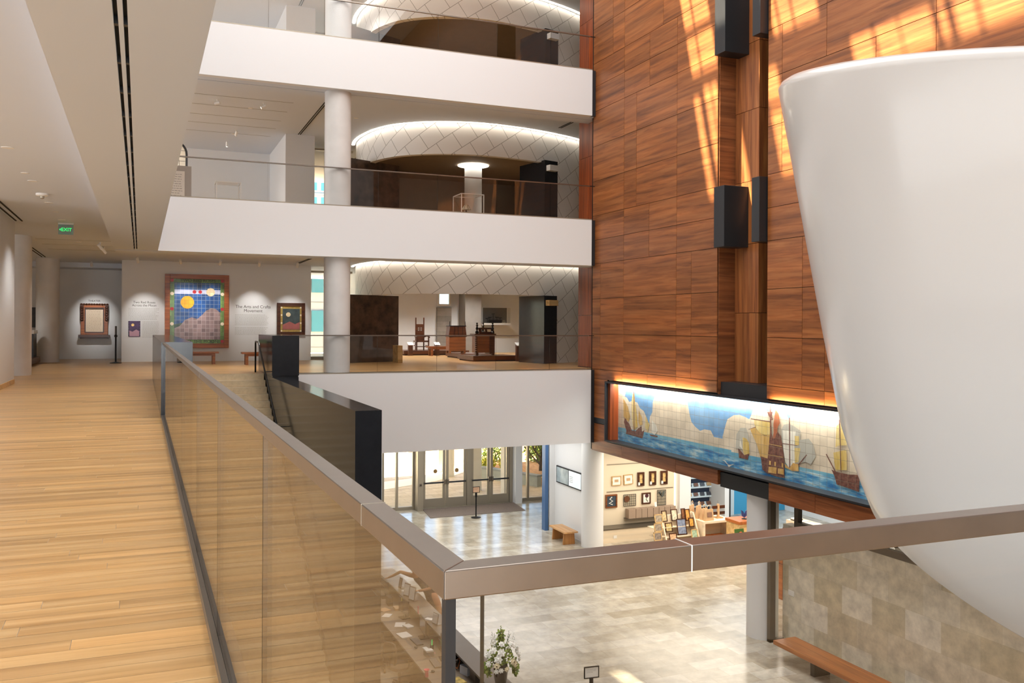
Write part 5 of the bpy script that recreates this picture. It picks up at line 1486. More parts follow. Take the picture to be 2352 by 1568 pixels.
sign_stand('sign_stand', 'black framed white sign on a post on the open lobby floor', (8.40, 16.0, -6), R(-6), .27, .32, .235, MAT['paper'], MAT['lettering_grey'])
bench = thing('lobby_bench', 'small light wood bench with slab ends beside the white partition', 'bench', (13.36, 27.55, -6.0))
wood('ash', '#a8763f', '#c08f58', '#d6ad7b', 'y', .4, .1, .8, .4)
mb = MB(); mb.box(-.25, .25, -.62, .62, .40, .45); mb.build('seat', MAT['ash'], parent=bench, bevel=.004)
for y in (-.42, .42):
    mb = MB(); mb.prism([(-.22, 0), (.22, 0), (.19, .40), (-.19, .40)], 'y', y - .03, y + .03); mb.build('leg', wood('ash_v', '#8f5a28', '#b27a40', '#c48f55', 'z', .4, .1, .8, .4) if 'ash_v' not in MAT else MAT['ash_v'], parent=bench)
sc = thing('wall_screen', 'wide black framed display screen on the white partition', 'screen', (13.795, 27.95, -4.22))
mb = MB(); mb.box(-.05, 0, -1.0, 1.0, 0, .60); mb.build('bezel', MAT['rubber'], parent=sc, bevel=.004)
mb = MB(); mb.box(-.055, -.05, .03, .95, .04, .56); mb.build('display', plain('screen_a', '#8f9a9c', .15, emit=.35, noise=.35, nscale=3), parent=sc)
mb = MB(); mb.box(-.055, -.05, -.95, -.02, .04, .56); mb.build('display', plain('screen_b', '#d3dde0', .15, emit=.5, noise=.08, nscale=2), parent=sc)
mb = MB()
for k in range(4): mb.box(-.057, -.055, -.34, -.08, .36 - k * .06, .375 - k * .06)
mb.build('caption', MAT['lettering_grey'], parent=sc)
es = thing('exit_sign', 'green lettered EXIT sign under the balcony edge by the white partition', 'exit sign', (14.40, 29.9, -3.24))
mb = MB(); mb.box(-.17, .17, -.01, .01, 0, .24); mb.build('panel', plain('exit_panel_pale', '#c9d6cc', .2), parent=es)
mb = MB(); mb.box(-.02, .02, -.01, .01, .24, .94); mb.build('stem', MAT['alu'], parent=es)
text_fit('lettering', 'EXIT', .26, plain('exit_ink', '#1f9a58', .4, emit=.3), (0, -.012, .12), 'y', es)
DB = 'faint'

# ================================================================= shop
wood('shop_white', '#e2d3ba', '#ead9bf', '#efe2cc', 'x', .5, 0, .5, .2)
plain('shop_wall_paint', '#efe1c8', .6); plain('gift_box', '#a58f7c', .6); plain('kraft', '#c9a57c', .7, noise=.06); plain('kraft_light', '#d9b690', .7)
plain('slat_navy', '#27344c', .5); plain('shelf_blue', '#cfe0ea', .4); plain('shop_blue', '#3f9fcf', .5)
mb = MB(); mb.box(14.4, 17.60, 27.28, 27.5, -6, -2.4); struct(mb, 'wall_shop', MAT['shop_wall_paint'], 'cream shop wall hung with framed pictures')
mb = MB(); mb.box(17.66, 18.12, 27.0, 27.5, -6, -2.4); struct(mb, 'pier_shop', MAT['paint'], 'white pier between the picture wall and the navy card wall')
mb = MB(); mb.box(17.60, 17.66, 27.4, 27.5, -6, -2.4); struct(mb, 'cove_upright', MAT['cove_glow'])
mb = MB(); mb.box(18.2, 21.0, 29.0, 29.2, -6, -2.4); struct(mb, 'wall_navy', MAT['slat_navy'], 'navy slatted wall behind the card shelves')
mb = MB(); mb.box(20.98, 21.08, 28.7, 29.0, -6, -2.4); struct(mb, 'post_dark', MAT['rubber'])
mb = MB(); mb.box(21.08, 24, 29.1, 29.3, -6, -2.4); struct(mb, 'wall_blue', MAT['shop_blue'], 'bright blue shop wall behind the cherry cabinet')
mb = MB(); mb.box(21.15, 21.5, 29.05, 29.1, -6, -2.4); struct(mb, 'wall_blue_edge', MAT['shelf_blue'])
mb = MB(); mb.box(14.40, 17.2, 26.75, 27.27, -6, -5.56); o = mb.build('low_counter', [MAT['shop_white']], label='long low white wall counter below the shop pictures', cat='counter', bevel=.004)
mb = MB(); mb.box(14.38, 17.22, 26.73, 27.27, -5.56, -5.52); mb.build('counter_top', MAT['alu_dark'], label='thin dark worktop on the low white shop counter', cat='worktop')
mb = MB()
for z in (-3.44, -4.38): mb.box(14.88, 17.55, 27.25, 27.28, z, z + .02)
struct(mb, 'picture_rail', MAT['alu'])
def shop_pic(x0, x1, z0, z1, fmat, lab, kind, fw=.045, tilt=0):
    t = thing('framed_picture', lab, 'picture', ((x0 + x1) / 2, 27.25, z0)); a = (x1 - x0) / 2; h = z1 - z0
    if tilt: t.rotation_euler = (0, R(tilt), 0)
    mb = MB(); frame_rect(mb, -a, a, 0, h, -.03, 0.02, fw); mb.build('frame', fmat, parent=t)
    if kind == 'mat':
        mb = MB(); mb.box(-a + fw, a - fw, -.012, 0, fw, h - fw); mb.build('mount', MAT['paper'], parent=t)
        mb = MB(); mb.box(-a * .42, a * .42, -.015, -.012, h * .36, h * .64); mb.build('print', MAT['kraft'], parent=t)
    elif kind == 'tile':
        mb = MB(); mb.box(-a + fw, a - fw, -.01, 0, fw, h - fw); mb.build('backing', MAT['dark_wood'], parent=t)
        mb = MB(); mb.box(-a * .42, a * .42, -.02, -.01, h * .2, h * .86); mb.build('print', plain('tile_art_%d' % int(x0 * 100), '#cfae74', .35, noise=.55, nscale=18), parent=t)
        mb = MB(); mb.box(-a * .9, -a * .35, -.035, -.03, h * .06, h * .28); mb.build('price_tag', MAT['paper'], parent=t)
    elif kind == 'blue':
        mb = MB(); mb.box(-a + fw, a - fw, -.01, 0, fw, h - fw); mb.build('print', plain('art_navy', '#3c4a58', .4, noise=.3, nscale=9), parent=t)
        mb = MB(); mb.tube([(.02, -.014, h * .8), (-.07, -.014, h * .66), (.05, -.014, h * .5), (-.09, -.014, h * .34), (.04, -.014, h * .24)], .02, 6); mb.build('figure', MAT['paper'], parent=t)
    elif kind == 'flower':
        mb = MB(); mb.box(-a + fw, a - fw, -.01, 0, fw, h - fw); mb.build('print', MAT['paper'], parent=t)
        mb = MB(); mb.tube([(.02, -.014, h * .6), (0, -.014, h * .4), (.06, -.014, h * .2)], .012, 6); mb.build('stem', MAT['leaf_dark'], parent=t)
        mb = MB(); mb.ball((.02, -.015, h * .72), .075, 10, (1, .15, .9)); mb.build('bloom', plain('plum', '#4e2230', .5), parent=t)
    return t
shop_pic(15.06, 15.42, -4.16, -3.84, MAT['maple'], 'pale wood framed small print, upper row, first from the left', 'mat', .022)
shop_pic(15.54, 15.90, -4.15, -3.81, MAT['maple'], 'pale wood framed small print hanging slightly askew, upper row', 'mat', .022, -3)
shop_pic(16.08, 16.35, -4.24, -3.76, MAT['dark_wood'], 'dark wood framed narrow tile, upper row, left of three', 'tile', .07)
shop_pic(16.56, 16.83, -4.24, -3.75, MAT['dark_wood'], 'dark wood framed narrow tile, upper row, middle of three', 'tile', .07)
shop_pic(17.02, 17.30, -4.24, -3.76, MAT['dark_wood'], 'dark wood framed narrow tile, upper row, right of three', 'tile', .07)
shop_pic(14.82, 15.27, -4.92, -4.46, MAT['bench_wood'], 'brown framed dark blue picture, lower row, beside the round column', 'blue', .05)
shop_pic(16.26, 16.61, -4.88, -4.49, MAT['dark_wood'], 'brown framed flower picture, lower row', 'flower', .045)
def leaded(x0, x1, z0, z1, lab, motif):
    t = thing('leaded_panel', lab, 'stained glass', ((x0 + x1) / 2, 27.24, z0)); a = (x1 - x0) / 2; h = z1 - z0
    mb = MB(); frame_rect(mb, -a, a, 0, h, -.01, .01, .012); mb.build('frame', MAT['rubber'], parent=t)
    mb = MB(); mb.box(-a + .012, a - .012, -.003, .003, .012, h - .012); mb.build('pane', MAT['glass_case'], parent=t)
    mb = MB()
    for k in range(1, 6): mb.box(-a + 2 * a * k / 6 - .004, -a + 2 * a * k / 6 + .004, -.008, .004, .01, h - .01)
    for k in range(1, 5): mb.box(-a + .01, a - .01, -.008, .004, h * k / 5 - .004, h * k / 5 + .004)
    mb.build('lead_lines', MAT['rubber'], parent=t)
    mb = MB()
    if motif == 'round':
        mb.cyl((-a * .5, -.012, h * .62), (-a * .5, -.006, h * .62), a * .45, n=20)
        mb.build('motif', plain('glass_brown', '#6b4632', .2), parent=t)
    else:
        for sx in (-1, 1): mb.prism([(sx * a * .5 - .05, h * .92), (sx * a * .5 + .05, h * .92), (sx * a * .3 + .03, h * .6), (0, h * .5), (sx * a * .1, h * .7)], 'y', -.012, -.006)
        mb.build('motif', plain('glass_grey', '#5c615e', .2), parent=t)
leaded(15.53, 16.02, -4.91, -4.50, 'leaded glass panel with a brown round motif, lower row', 'round')
leaded(16.88, 17.24, -4.97, -4.43, 'tall leaded glass panel with grey leaf motif, lower row right end', 'leaf')
for i in range(8):
    x0 = 15.66 + i * .232
    w_ = .30 if i == 0 else .205
    o = MB(); o.box(x0 if i else 15.60, x0 + .218, 27.0, 27.24, -5.30, -4.98 - .002 * (i % 2)); o.build('gift_box', MAT['gift_box'], label='taupe gift box in the row on the shop wall, %s from the left' % ORD[i], cat='box', group='taupe boxes on the shop wall', bevel=.004)
mb = MB(); mb.box(15.55, 17.56, 26.98, 27.27, -5.32, -5.302); mb.build('wall_shelf', MAT['alu_dark'], label='thin shelf carrying the row of taupe boxes', cat='shelf')
o = MB(); o.cbox((16.72, 27.08, -4.89), (.09, .01, .16), rx=R(-10)); o.build('price_card', MAT['paper'], label='small white card standing on the taupe boxes', cat='card')
o = MB(); o.box(14.86, 14.99, 26.742, 26.75, -5.86, -5.76); o.build('power_outlet', MAT['paper'], label='white power outlet on the low shop counter', cat='outlet', bevel=.002)

# card shelves on the navy wall
random.seed(21)
for j in range(5):
    z = -4.42 - j * .365
    t = thing('card_shelf', 'pale blue sloping card shelf on the navy wall, %s from the top' % ORD[j], 'shelf', (19.55, 28.98, z), group='card shelves on the navy wall')
    mb = MB(); mb.cbox((0, -.06, .06), (2.05, .015, .20), rx=R(-28)); mb.build('ledge', MAT['shelf_blue'], parent=t)
    mb = MB(); mb.box(-1.02, 1.02, -.12, -.10, -.03, .02); mb.build('lip', MAT['shelf_blue'], parent=t)
    n = 4 if j == 0 else 6
    for i in range(n):
        x = 18.75 + i * .29 + (.3 if j == 0 else 0)
        cm = plain('card_%d_%d' % (j, i), random.choice(['#3c3f4a', '#6e4a3a', '#8a6f55', '#4a5662', '#b59a72', '#2f2a2c']), .5, noise=.4, nscale=25)
        o = MB(); o.cbox((x, 28.885, z + .105), (.19, .012, .13), rx=R(-28)); o.build('greeting_card', cm, label='small picture card on the %s card shelf, %s from the left' % (ORD[j], ORD[i]), cat='card', group='cards on the navy wall shelves')

# print rack with slanted framed pieces
rk = thing('print_rack', 'white stepped display rack full of small framed pieces', 'display rack', (16.05, 25.0, -6.0))
mb = MB(); mb.box(-.42, .86, .12, .18, 0, 1.18); mb.build('back_board', MAT['shop_white'], parent=rk)
for x in (-.42, .82):
    mb = MB(); mb.prism([(-.55, 0), (.18, 0), (.18, 1.22), (.02, 1.22)], 'x', x, x + .045); mb.build('side_panel', MAT['shop_white'], parent=rk)
for k in range(3):
    mb = MB(); mb.box(-.38, .82, -.45 + k * .17, -.05 + k * .1, .25 + k * .28, .27 + k * .28); mb.build('shelf', MAT['shop_white'], parent=rk)
for k in range(4):
    mb = MB(); mb.box(-.80, -.42, -.5 + k * .1, -.1 + k * .1, .06 + k * .26, .08 + k * .26); mb.build('side_shelf', MAT['shop_white'], parent=rk)
def rackpic(x, y, z, w, h, dark, tone, lab, sideways=False):
    t = thing('framed_tile', lab, 'picture', (x, y, z), R(0), 'framed pieces on the white rack')
    M_ = MAT['dark_wood'] if dark else MAT['maple']
    mb = MB()
    for (a, b, c_, d) in ((-w / 2, -w / 2 + .03, 0, h), (w / 2 - .03, w / 2, 0, h), (-w / 2, w / 2, 0, .03), (-w / 2, w / 2, h - .03, h)):
        mb.box(a, b, -.02, .0, c_, d)
    mb.build('frame', M_, parent=t)
    mb = MB(); mb.box(-w / 2 + .03, w / 2 - .03, -.012, 0, .03, h - .03); mb.build('print', plain('rk_%s' % tone[1:] if True else '', tone, .4, noise=.5, nscale=14), parent=t)
    t.rotation_euler = (R(-14), 0, 0)
row = [(15.82, 25.05, -5.02, .20, .36, 1, '#cbb58a'), (16.20, 25.05, -5.02, .25, .38, 1, '#d6cdb4'), (16.55, 25.05, -5.02, .17, .38, 1, '#8a5a3c'), (16.68, 25.0, -5.04, .19, .38, 1, '#d69a50'),
       (15.88, 24.88, -5.32, .27, .30, 1, '#c4b078'), (16.36, 24.84, -5.44, .36, .52, 1, '#7d88a0'), (16.73, 24.86, -5.22, .20, .30, 1, '#cf9a48'), (15.92, 24.68, -5.62, .29, .30, 1, '#d8ab86'), (16.74, 24.68, -5.60, .25, .34, 0, '#9fb8a0')]
labs = ['narrow dark framed piece, top left on the white rack', 'dark framed cream piece with leaves, top middle on the white rack', 'dark framed piece half hidden, top right on the white rack', 'dark framed orange piece, top right front on the white rack', 'dark framed piece with a round motif, middle left on the white rack', 'largest dark framed blue piece, middle of the white rack', 'small dark framed amber piece, middle right on the white rack', 'dark framed pink-cream piece, bottom left on the white rack', 'pale mounted green piece, bottom right on the white rack']
for r_, l_ in zip(row, labs): rackpic(*r_, l_)
for k in range(3):
    rackpic(15.44 - .05 * k, 24.80 - .06 * k, -4.97 - .27 * k, .30, .27, 0, ['#a39684', '#978a7a', '#8c7f74'][k], 'pale matted print on the left end of the white rack, %s from the top' % ORD[k])

# white cube table with totes, spinner and boxes
tb = thing('shop_table', 'white open cube table with paper bags on top', 'table', (17.55, 25.1, -6.0))
mb = MB(); mb.box(-.55, .62, -.5, .5, .90, .97); mb.build('top', MAT['shop_white'], parent=tb)
for x0, x1 in ((-.55, -.47), (.54, .62)):
    mb = MB(); mb.box(x0, x1, -.5, .5, 0, .90); mb.build('side_panel', MAT['shop_white'], parent=tb)
mb = MB(); mb.box(-.47, .54, .1, .14, .0, .90); mb.build('inner_panel', MAT['shop_white'], parent=tb)
def tote(x, y, w, h, rz, lab, mark=False):
    t = thing('paper_tote', lab, 'bag', (x, y, -5.03), rz, 'brown tote bags on the cube table')
    mb = MB(); mb.add([(-w / 2, -.06, 0), (w / 2, -.06, 0), (w / 2, .06, 0), (-w / 2, .06, 0), (-w / 2 * .94, -.02, h), (w / 2 * .94, -.02, h), (w / 2 * .94, .02, h), (-w / 2 * .94, .02, h)], [(0, 3, 2, 1), (4, 5, 6, 7), (0, 1, 5, 4), (1, 2, 6, 5), (2, 3, 7, 6), (3, 0, 4, 7)])
    mb.build('bag_body', MAT['kraft'], parent=t)
    mb = MB(); mb.tube([(-w * .22, -.02, h), (-w * .2, -.02, h + .10), (0, -.02, h + .14), (w * .2, -.02, h + .10), (w * .22, -.02, h)], .010, 6); mb.build('handle', MAT['kraft_light'], parent=t)
    if mark:
        mb = MB(); mb.cbox((0, -.052, h * .55), (w * .55, .006, h * .42), rx=R(-6)); mb.build('printed_mark', plain('tote_mark', '#8a6a58', .6, noise=.35, nscale=30), parent=t)
tote(17.05, 25.35, .34, .42, R(35), 'brown tote bag at the back left of the cube table')
tote(17.22, 25.20, .34, .42, R(30), 'brown tote bag second from the back on the cube table')
tote(17.28, 24.98, .32, .36, R(20), 'brown tote bag behind the printed front tote')
tote(17.30, 24.74, .36, .37, R(6), 'front brown tote bag with a dark printed square', True)
spn = thing('keyring_spinner', 'small wooden post stand with two tiers of hanging cards on the cube table', 'display stand', (17.86, 25.0, -5.03))
mb = MB(); mb.box(-.12, .12, -.12, .12, 0, .03); mb.build('base', MAT['ash'], parent=spn)
mb = MB(); mb.box(-.035, .035, -.035, .035, .03, .46); mb.build('post', MAT['kraft'], parent=spn)
for z in (.16, .36):
    for sx in (-1, 1):
        mb = MB(); mb.box(sx * .15 - .10, sx * .15 + .10, -.03, -.01, z - .05, z + .05); mb.build('card_rack', MAT['dark_wood'], parent=spn)
mb = MB(); mb.tube([(0, 0, .46), (-.02, 0, .58)], .006, 6); mb.build('wire', MAT['alu'], parent=spn)
for k, (x, lab) in enumerate(((17.35, 'orange-brown box under the cube table, left of two'), (17.80, 'orange-brown box under the cube table, right of two'))):
    o = MB(); o.box(x - .21, x + .21, 24.65, 25.05, -6.0 + .001, -5.56); o.build('storage_box', MAT['cherry'], label=lab, cat='box', bevel=.004)
cb = thing('cherry_cabinet', 'cherry red topped shop cabinet with a yellow wood front', 'cabinet', (18.15, 23.9, -6.0))
mb = MB(); mb.box(-.5, .5, -.35, .35, 0.0, 1.05); mb.build('body', MAT['maple'], parent=cb)
mb = MB(); mb.box(-.53, .45, -.38, .38, 1.05, 1.14); mb.build('top', MAT['cherry'], parent=cb)
mb = MB(); mb.cbox((.5, -.1, 1.06), (.12, .5, .22), ry=R(12)); mb.build('screen_hood', MAT['rubber'], parent=cb)
bf = thing('butterfly_ornament', 'small dark blue butterfly-like ornament on the cherry cabinet', 'ornament', (18.05, 23.85, -4.86))
mb = MB(); mb.lathe([(.09, 0), (.08, .02), (.02, .04)], n=14); mb.build('base', MAT['rubber'], parent=bf)
for sx in (-1, 1):
    mb = MB(); mb.prism([(0, .05), (sx * .09, .10), (sx * .13, .30), (sx * .05, .26), (0, .16)], 'y', -.012, .012); mb.build('wing', plain('wing_blue', '#2f3f78', .2, noise=.4, nscale=12), parent=bf)
lf = thing('leaning_picture', 'dark green picture with an orange flower leaning on the cherry cabinet', 'picture', (17.55, 23.42, -5.55))
mb = MB(); mb.cbox((0, 0, .25), (.34, .03, .50), rx=R(-8)); mb.build('frame', MAT['leaf_dark'], parent=lf)
mb = MB(); mb.ball((.02, -.03, .33), .09, 10, (1, .2, 1)); mb.build('flower', plain('flower_orange', '#d0602c', .5), parent=lf)
o = MB(); o.box(17.2, 18.0, 23.2, 23.5, -6.0, -5.56); o.build('low_table', MAT['cherry'], label='low cherry table in front of the cherry cabinet', cat='table', bevel=.004)
o = MB(); o.lathe([(.08, 0), (.11, .06), (.10, .2), (.09, .26)], (17.88, 23.34, -5.555), 8); o.build('lantern', plain('lantern_cream', '#e2d2a8', .4, noise=.4, nscale=20), label='small cream patterned lantern on the low cherry table', cat='lantern')
# cherry display and books behind the dark shop window
cc = thing('tall_cherry_unit', 'narrow cherry cabinet behind the glass beside the travertine wall', 'cabinet', ((15.829, 19.361, -5.400)[0] + .3, (15.829, 19.361, -5.400)[1] + .2, -6.0))
mb = MB(); mb.box(-.15, .35, -.1, .5, 0, 1.6); mb.build('body', MAT['cherry'], parent=cc)
mb = MB(); mb.box(-.17, .37, -.12, .52, .95, .98); mb.build('rail', MAT['bench_wood'], parent=cc)
cr = thing('shop_chair', 'brown round-topped chair back behind the shop glass', 'chair', (cc.location.x + .1, cc.location.y - .02, -4.4))
mb = MB()
mb.prism([(-.17, 0), (.17, 0), (.17, .26)] + [(.17 * math.cos(R(a)), .26 + .17 * math.sin(R(a))) for a in range(15, 180, 15)] + [(-.17, .26)], 'y', -.03, .03); mb.build('backrest', plain('leather_brown', '#5a4033', .45, noise=.15), parent=cr, bevel=.01)
mb = MB(); mb.box(-.15, .15, .03, .3, .0, .05); mb.build('seat', MAT['leather_brown'], parent=cr)
dsx, dsy, dsz = (18.948, 22.052, -4.750)
ds = thing('book_counter', 'cream display counter with small framed pieces and books on top, behind the dark shop window', 'counter', (dsx, dsy, -6.0))
ds.rotation_euler = (0, 0, R(-90))
L_ = 1.6
mb = MB(); mb.box(-.85, .95, 0, .6, 0, 1.25); mb.build('body', MAT['shop_white'], parent=ds)
for i in range(6):
    mb = MB(); mb.box(-.62 + i * .24, -.5 + i * .24 + .02 * (i % 2), -.012, 0, .78, 1.06 + .03 * (i % 3)); mb.build('small_frame', MAT['alu_dark'] if i % 2 else MAT['bench_wood'], parent=ds)
bk = 0
for i, (u, v, n) in enumerate(((-.6, .2, 2), (-.3, .22, 1), (0.0, .2, 1), (.3, .18, 2), (.62, .2, 1), (.85, .3, 2))):
    for k in range(n):
        x, y = dsx + v, dsy - u
        o = MB(); o.cbox((x + .02 * k, y, -4.725 + .035 * k), (.32, .20, .033), rz=R(4 * k - 5 * i)); o.build('shop_book', MAT['paper'] if (i + k) % 3 else MAT['alu_dark'], label='%s book on cream shop counter, %s stack from the left%s' % ('white' if (i + k) % 3 else 'dark', ORD[i], ', upper' if k else ', lowest'), cat='book', group='books behind the shop window')
sh = thing('glass_bookshelf', 'bright white bookcase further right behind the dark shop window', 'bookcase', (dsx + .5, dsy - 2.2, -6.0))
mb = MB(); mb.box(0, .35, -.9, .9, 0, .04); mb.box(0, .35, -.9, .9, .6, .64); mb.box(0, .35, -.9, .9, 1.2, 1.24); mb.build('shelf', MAT['white_metal'], parent=sh)
for y in (-.9, 0, .88):
    mb = MB(); mb.box(0, .35, y, y + .03, 0, 1.25); mb.build('upright', MAT['white_metal'], parent=sh)
for i in range(5):
    o = MB(); o.cbox((dsx + .66, dsy - 2.9 + i * .36, -4.745), (.26, .28, .025), rz=R(7 * i)); o.build('magazine', MAT['paper'] if i % 2 else MAT['kraft_light'], label='open pale magazine on the white bookcase, %s from its right end' % ORD[i], cat='magazine', group='magazines on the white bookcase')

# ================================================================= reception desk
plain('laminate', '#6d6358', 0.35, noise=.05); plain('laminate_dark', '#3d342c', 0.45); plain('desk_top', '#8a7c6c', 0.4, noise=.05); plain('plastic_black', '#191919', .4); plain('plastic_grey', '#8d8985', .4)
rc = thing('reception_counter', 'long reception counter with grey-brown top and lower staff worktop in the lobby', 'counter', (5.83, 15.5, -6.0))
mb = MB(); mb.box(-.22, .22, -6.5, 7.05, 1.03, 1.07); mb.build('top', MAT['laminate'], parent=rc, bevel=.003)
mb = MB(); mb.box(.16, .20, -6.5, 7.0, 0, 1.03); mb.build('front_panel', MAT['laminate_dark'], parent=rc)
for y in (-6.4, -2.0, 2.6, 6.9):
    mb = MB(); mb.box(-.18, .16, y, y + .03, .745, 1.03); mb.build('divider', MAT['laminate_dark'], parent=rc)
rd = rc
mb = MB(); mb.box(-.84, .12, -6.5, 6.9, .71, .75); mb.build('staff_worktop', MAT['desk_top'], parent=rd, bevel=.003)
for y in (-6.4, -3.0, 0.3, 3.4, 6.7):
    mb = MB(); mb.box(-.76, .10, y, y + .03, 0, .71); mb.build('leg_panel', MAT['laminate_dark'], parent=rd)
ZD, ZC = -5.249, -4.929

def monitor(x, y, rz, lab, w=.52):
    t = thing('computer_monitor', lab, 'monitor', (x, y, ZD), rz, None)
    mb = MB(); mb.box(-.10, .10, -w * .22, w * .22, 0, .015); mb.build('base', MAT['plastic_black'], parent=t)
    mb = MB(); mb.box(.0, .03, -.03, .03, .015, .22); mb.build('stand', MAT['plastic_black'], parent=t)
    mb = MB(); mb.box(-.03, .0, -w / 2, w / 2, .11, .43); mb.build('panel', MAT['plastic_black'], parent=t, bevel=.004)
    mb = MB(); mb.box(-.032, -.03, -w / 2 + .012, w / 2 - .012, .125, .418); mb.build('screen', plain('mon_screen_%d' % int(y * 10), '#39424a', .2), parent=t)
monitor(5.52, 19.55, R(8), 'black computer monitor on the staff desk, second from the far end')
monitor(5.50, 21.2, R(4), 'black computer monitor at the far end of the staff desk')
monitor(5.55, 18.15, R(-4), 'black computer monitor on the staff desk behind the keyboard and pad')
monitor(5.58, 16.85, R(-6), 'black computer monitor on the staff desk nearest the corner post')
def keyboard(x, y, rz, lab):
    t = thing('keyboard', lab, 'keyboard', (x, y, ZD), rz)
    mb = MB(); mb.box(-.075, .075, -.22, .22, 0, .022); mb.build('case', MAT['plastic_black'], parent=t, bevel=.003)
    mb = MB()
    for i in range(5):
        for j in range(15): mb.box(-.066 + i * .027, -.045 + i * .027, -.21 + j * .028, -.188 + j * .028, .022, .028)
    mb.build('keys', MAT['plastic_grey'], parent=t, kind='stuff')
keyboard(5.33, 17.95, R(3), 'dark keyboard beside the white pad on the staff desk')
keyboard(5.33, 16.65, R(-3), 'dark keyboard next to the black corner post on the staff desk')
for (x, y, lab) in ((5.22, 17.62, 'black mouse at the near end of the keyboard beside the white pad'), (5.16, 16.28, 'black mouse nearest the bottom of the photo on the staff desk')):
    o = MB(); o.ball((x, y, ZD + .018), .05, 12, (.7, 1.1, .38)); o.build('computer_mouse', MAT['plastic_black'], label=lab, cat='mouse', smooth=True)
def slab(name, x, y, z, w, d, h, rz, mat, lab, cat):
    o = MB(); o.cbox((x, y, z + h / 2), (w, d, h), rz=rz); return o.build(name, mat, label=lab, cat=cat)
slab('note_pad', 5.20, 18.42, ZD, .24, .33, .02, R(8), MAT['paper'], 'thick white pad on the staff desk', 'pad')
slab('paper_sheet', 5.30, 19.12, ZD, .22, .30, .008, R(-20), MAT['paper'], 'white papers under the second monitor on the staff desk', 'paper')
slab('paper_sheet', 5.42, 18.90, ZD + .009, .16, .22, .03, R(15), MAT['paper'], 'small stack of white slips right of the second monitor', 'paper')
slab('paper_sheet', 5.20, 19.85, ZD, .18, .24, .006, R(-35), MAT['paper'], 'pale sheet at the far part of the staff desk', 'paper')
slab('envelope', 5.24, 20.25, ZD, .20, .24, .012, R(20), MAT['kraft_light'], 'tan envelope on the staff desk near the far monitor', 'envelope')
slab('note_card', 5.40, 17.55, ZD, .09, .12, .004, R(10), MAT['paper'], 'white note card by the end of the keyboard', 'note')
slab('note_card', 5.45, 17.25, ZD, .10, .12, .004, R(5), plain('pink_note', '#e59aa0', .6), 'pink note on the staff desk', 'note')
slab('label_printer', 5.34, 17.12, ZD, .16, .18, .10, R(5), MAT['plastic_grey'], 'grey label printer with white paper on the staff desk', 'printer')
slab('paper_stack', 5.34, 17.12, ZD + .101, .15, .12, .02, R(5), MAT['paper'], 'white paper lying on the grey label printer', 'paper')
slab('sticky_note', 5.44, 19.50, ZD + .40, .004, .05, .07, R(8), plain('lime', '#c9d64a', .6), 'lime sticky note on the second monitor edge', 'note')
slab('desk_flag', 5.60, 18.75, ZC, .01, .05, .16, R(0), plain('hot_pink', '#e03a66', .5), 'hot pink upright card at the edge of the high counter', 'card')
pc = thing('pen_cup', 'black mesh cup of coloured pens on the staff desk', 'pen cup', (5.50, 17.42, ZD))
mb = MB(); mb.lathe([(.038, 0), (.042, .10), (.036, .10), (.034, .01)], n=16); mb.build('cup', MAT['plastic_black'], parent=pc)
for i, cname in enumerate(('hot_pink', 'exit_green', 'plastic_grey', 'paper', 'gilt')):
    mb = MB(); a = i * 1.25; mb.cyl((.01 * math.cos(a), .01 * math.sin(a), .02), (.04 * math.cos(a), .04 * math.sin(a), .19), .005, n=8); mb.build('pen', MAT[cname], parent=pc)
tg = MB(); tg.lathe([(.03, 0), (.035, .01), (.035, .10), (.055, .14), (.05, .14), (.03, .10)], (4.98, 16.1, ZD), 18); tg.build('pink_tumbler', plain('pink_plastic', '#f06a86', .25), label='bright pink tumbler at the bottom edge of the photo', cat='cup', smooth=True)
# leaflet holders and stands on the high counter
def holder(x, y, rz, w, h, lab, mat):
    t = thing('leaflet_holder', lab, 'leaflet holder', (x, y, ZC), rz, None)
    mb = MB(); mb.cbox((0, 0, h / 2), (.012, w, h), ry=R(10)); mb.build('board', mat, parent=t)
    mb = MB(); mb.box(-.02, .09, -w / 2, w / 2, 0, .012); mb.build('foot', mat, parent=t)
    mb = MB(); mb.cbox((-.012, 0, h * .52), (.006, w * .82, h * .8), ry=R(10)); mb.build('leaflet', MAT['paper'] if mat is not MAT['plastic_black'] else MAT['plastic_grey'], parent=t)
plain('acrylic_brown', '#8a7a70', .2)
holder(5.76, 20.75, R(10), .14, .24, 'dark leaflet holder on the high counter, left of the leaning person', MAT['plastic_black'])
holder(5.72, 20.05, R(25), .20, .30, 'brown upright leaflet holder in front of the leaning person, farther of two', MAT['acrylic_brown'])
holder(5.74, 19.68, R(25), .20, .32, 'brown upright leaflet holder in front of the leaning person, nearer of two', MAT['acrylic_brown'])
holder(5.74, 17.95, R(15), .20, .24, 'leaflet holder on the high counter beside the black corner post', MAT['plastic_grey'])
slab('paper_sheet', 5.82, 20.45, ZC, .15, .2, .006, R(30), MAT['paper'], 'white sheet on the high counter between leaflet holders', 'paper')
slab('paper_sheet', 5.70, 18.25, ZC, .12, .18, .03, R(40), MAT['paper'], 'folded white leaflet on the high counter near the corner post', 'paper')
slab('pamphlet_pile', 5.52, 20.2, ZD, .12, .26, .05, R(0), MAT['kraft_light'], 'pile of tan pamphlets beside the far monitor', 'pamphlets')
slab('ring_binder', 5.45, 20.6, ZD, .1, .28, .2, R(0), MAT['laminate_dark'], 'brown binder standing at the far end of the staff desk', 'binder')
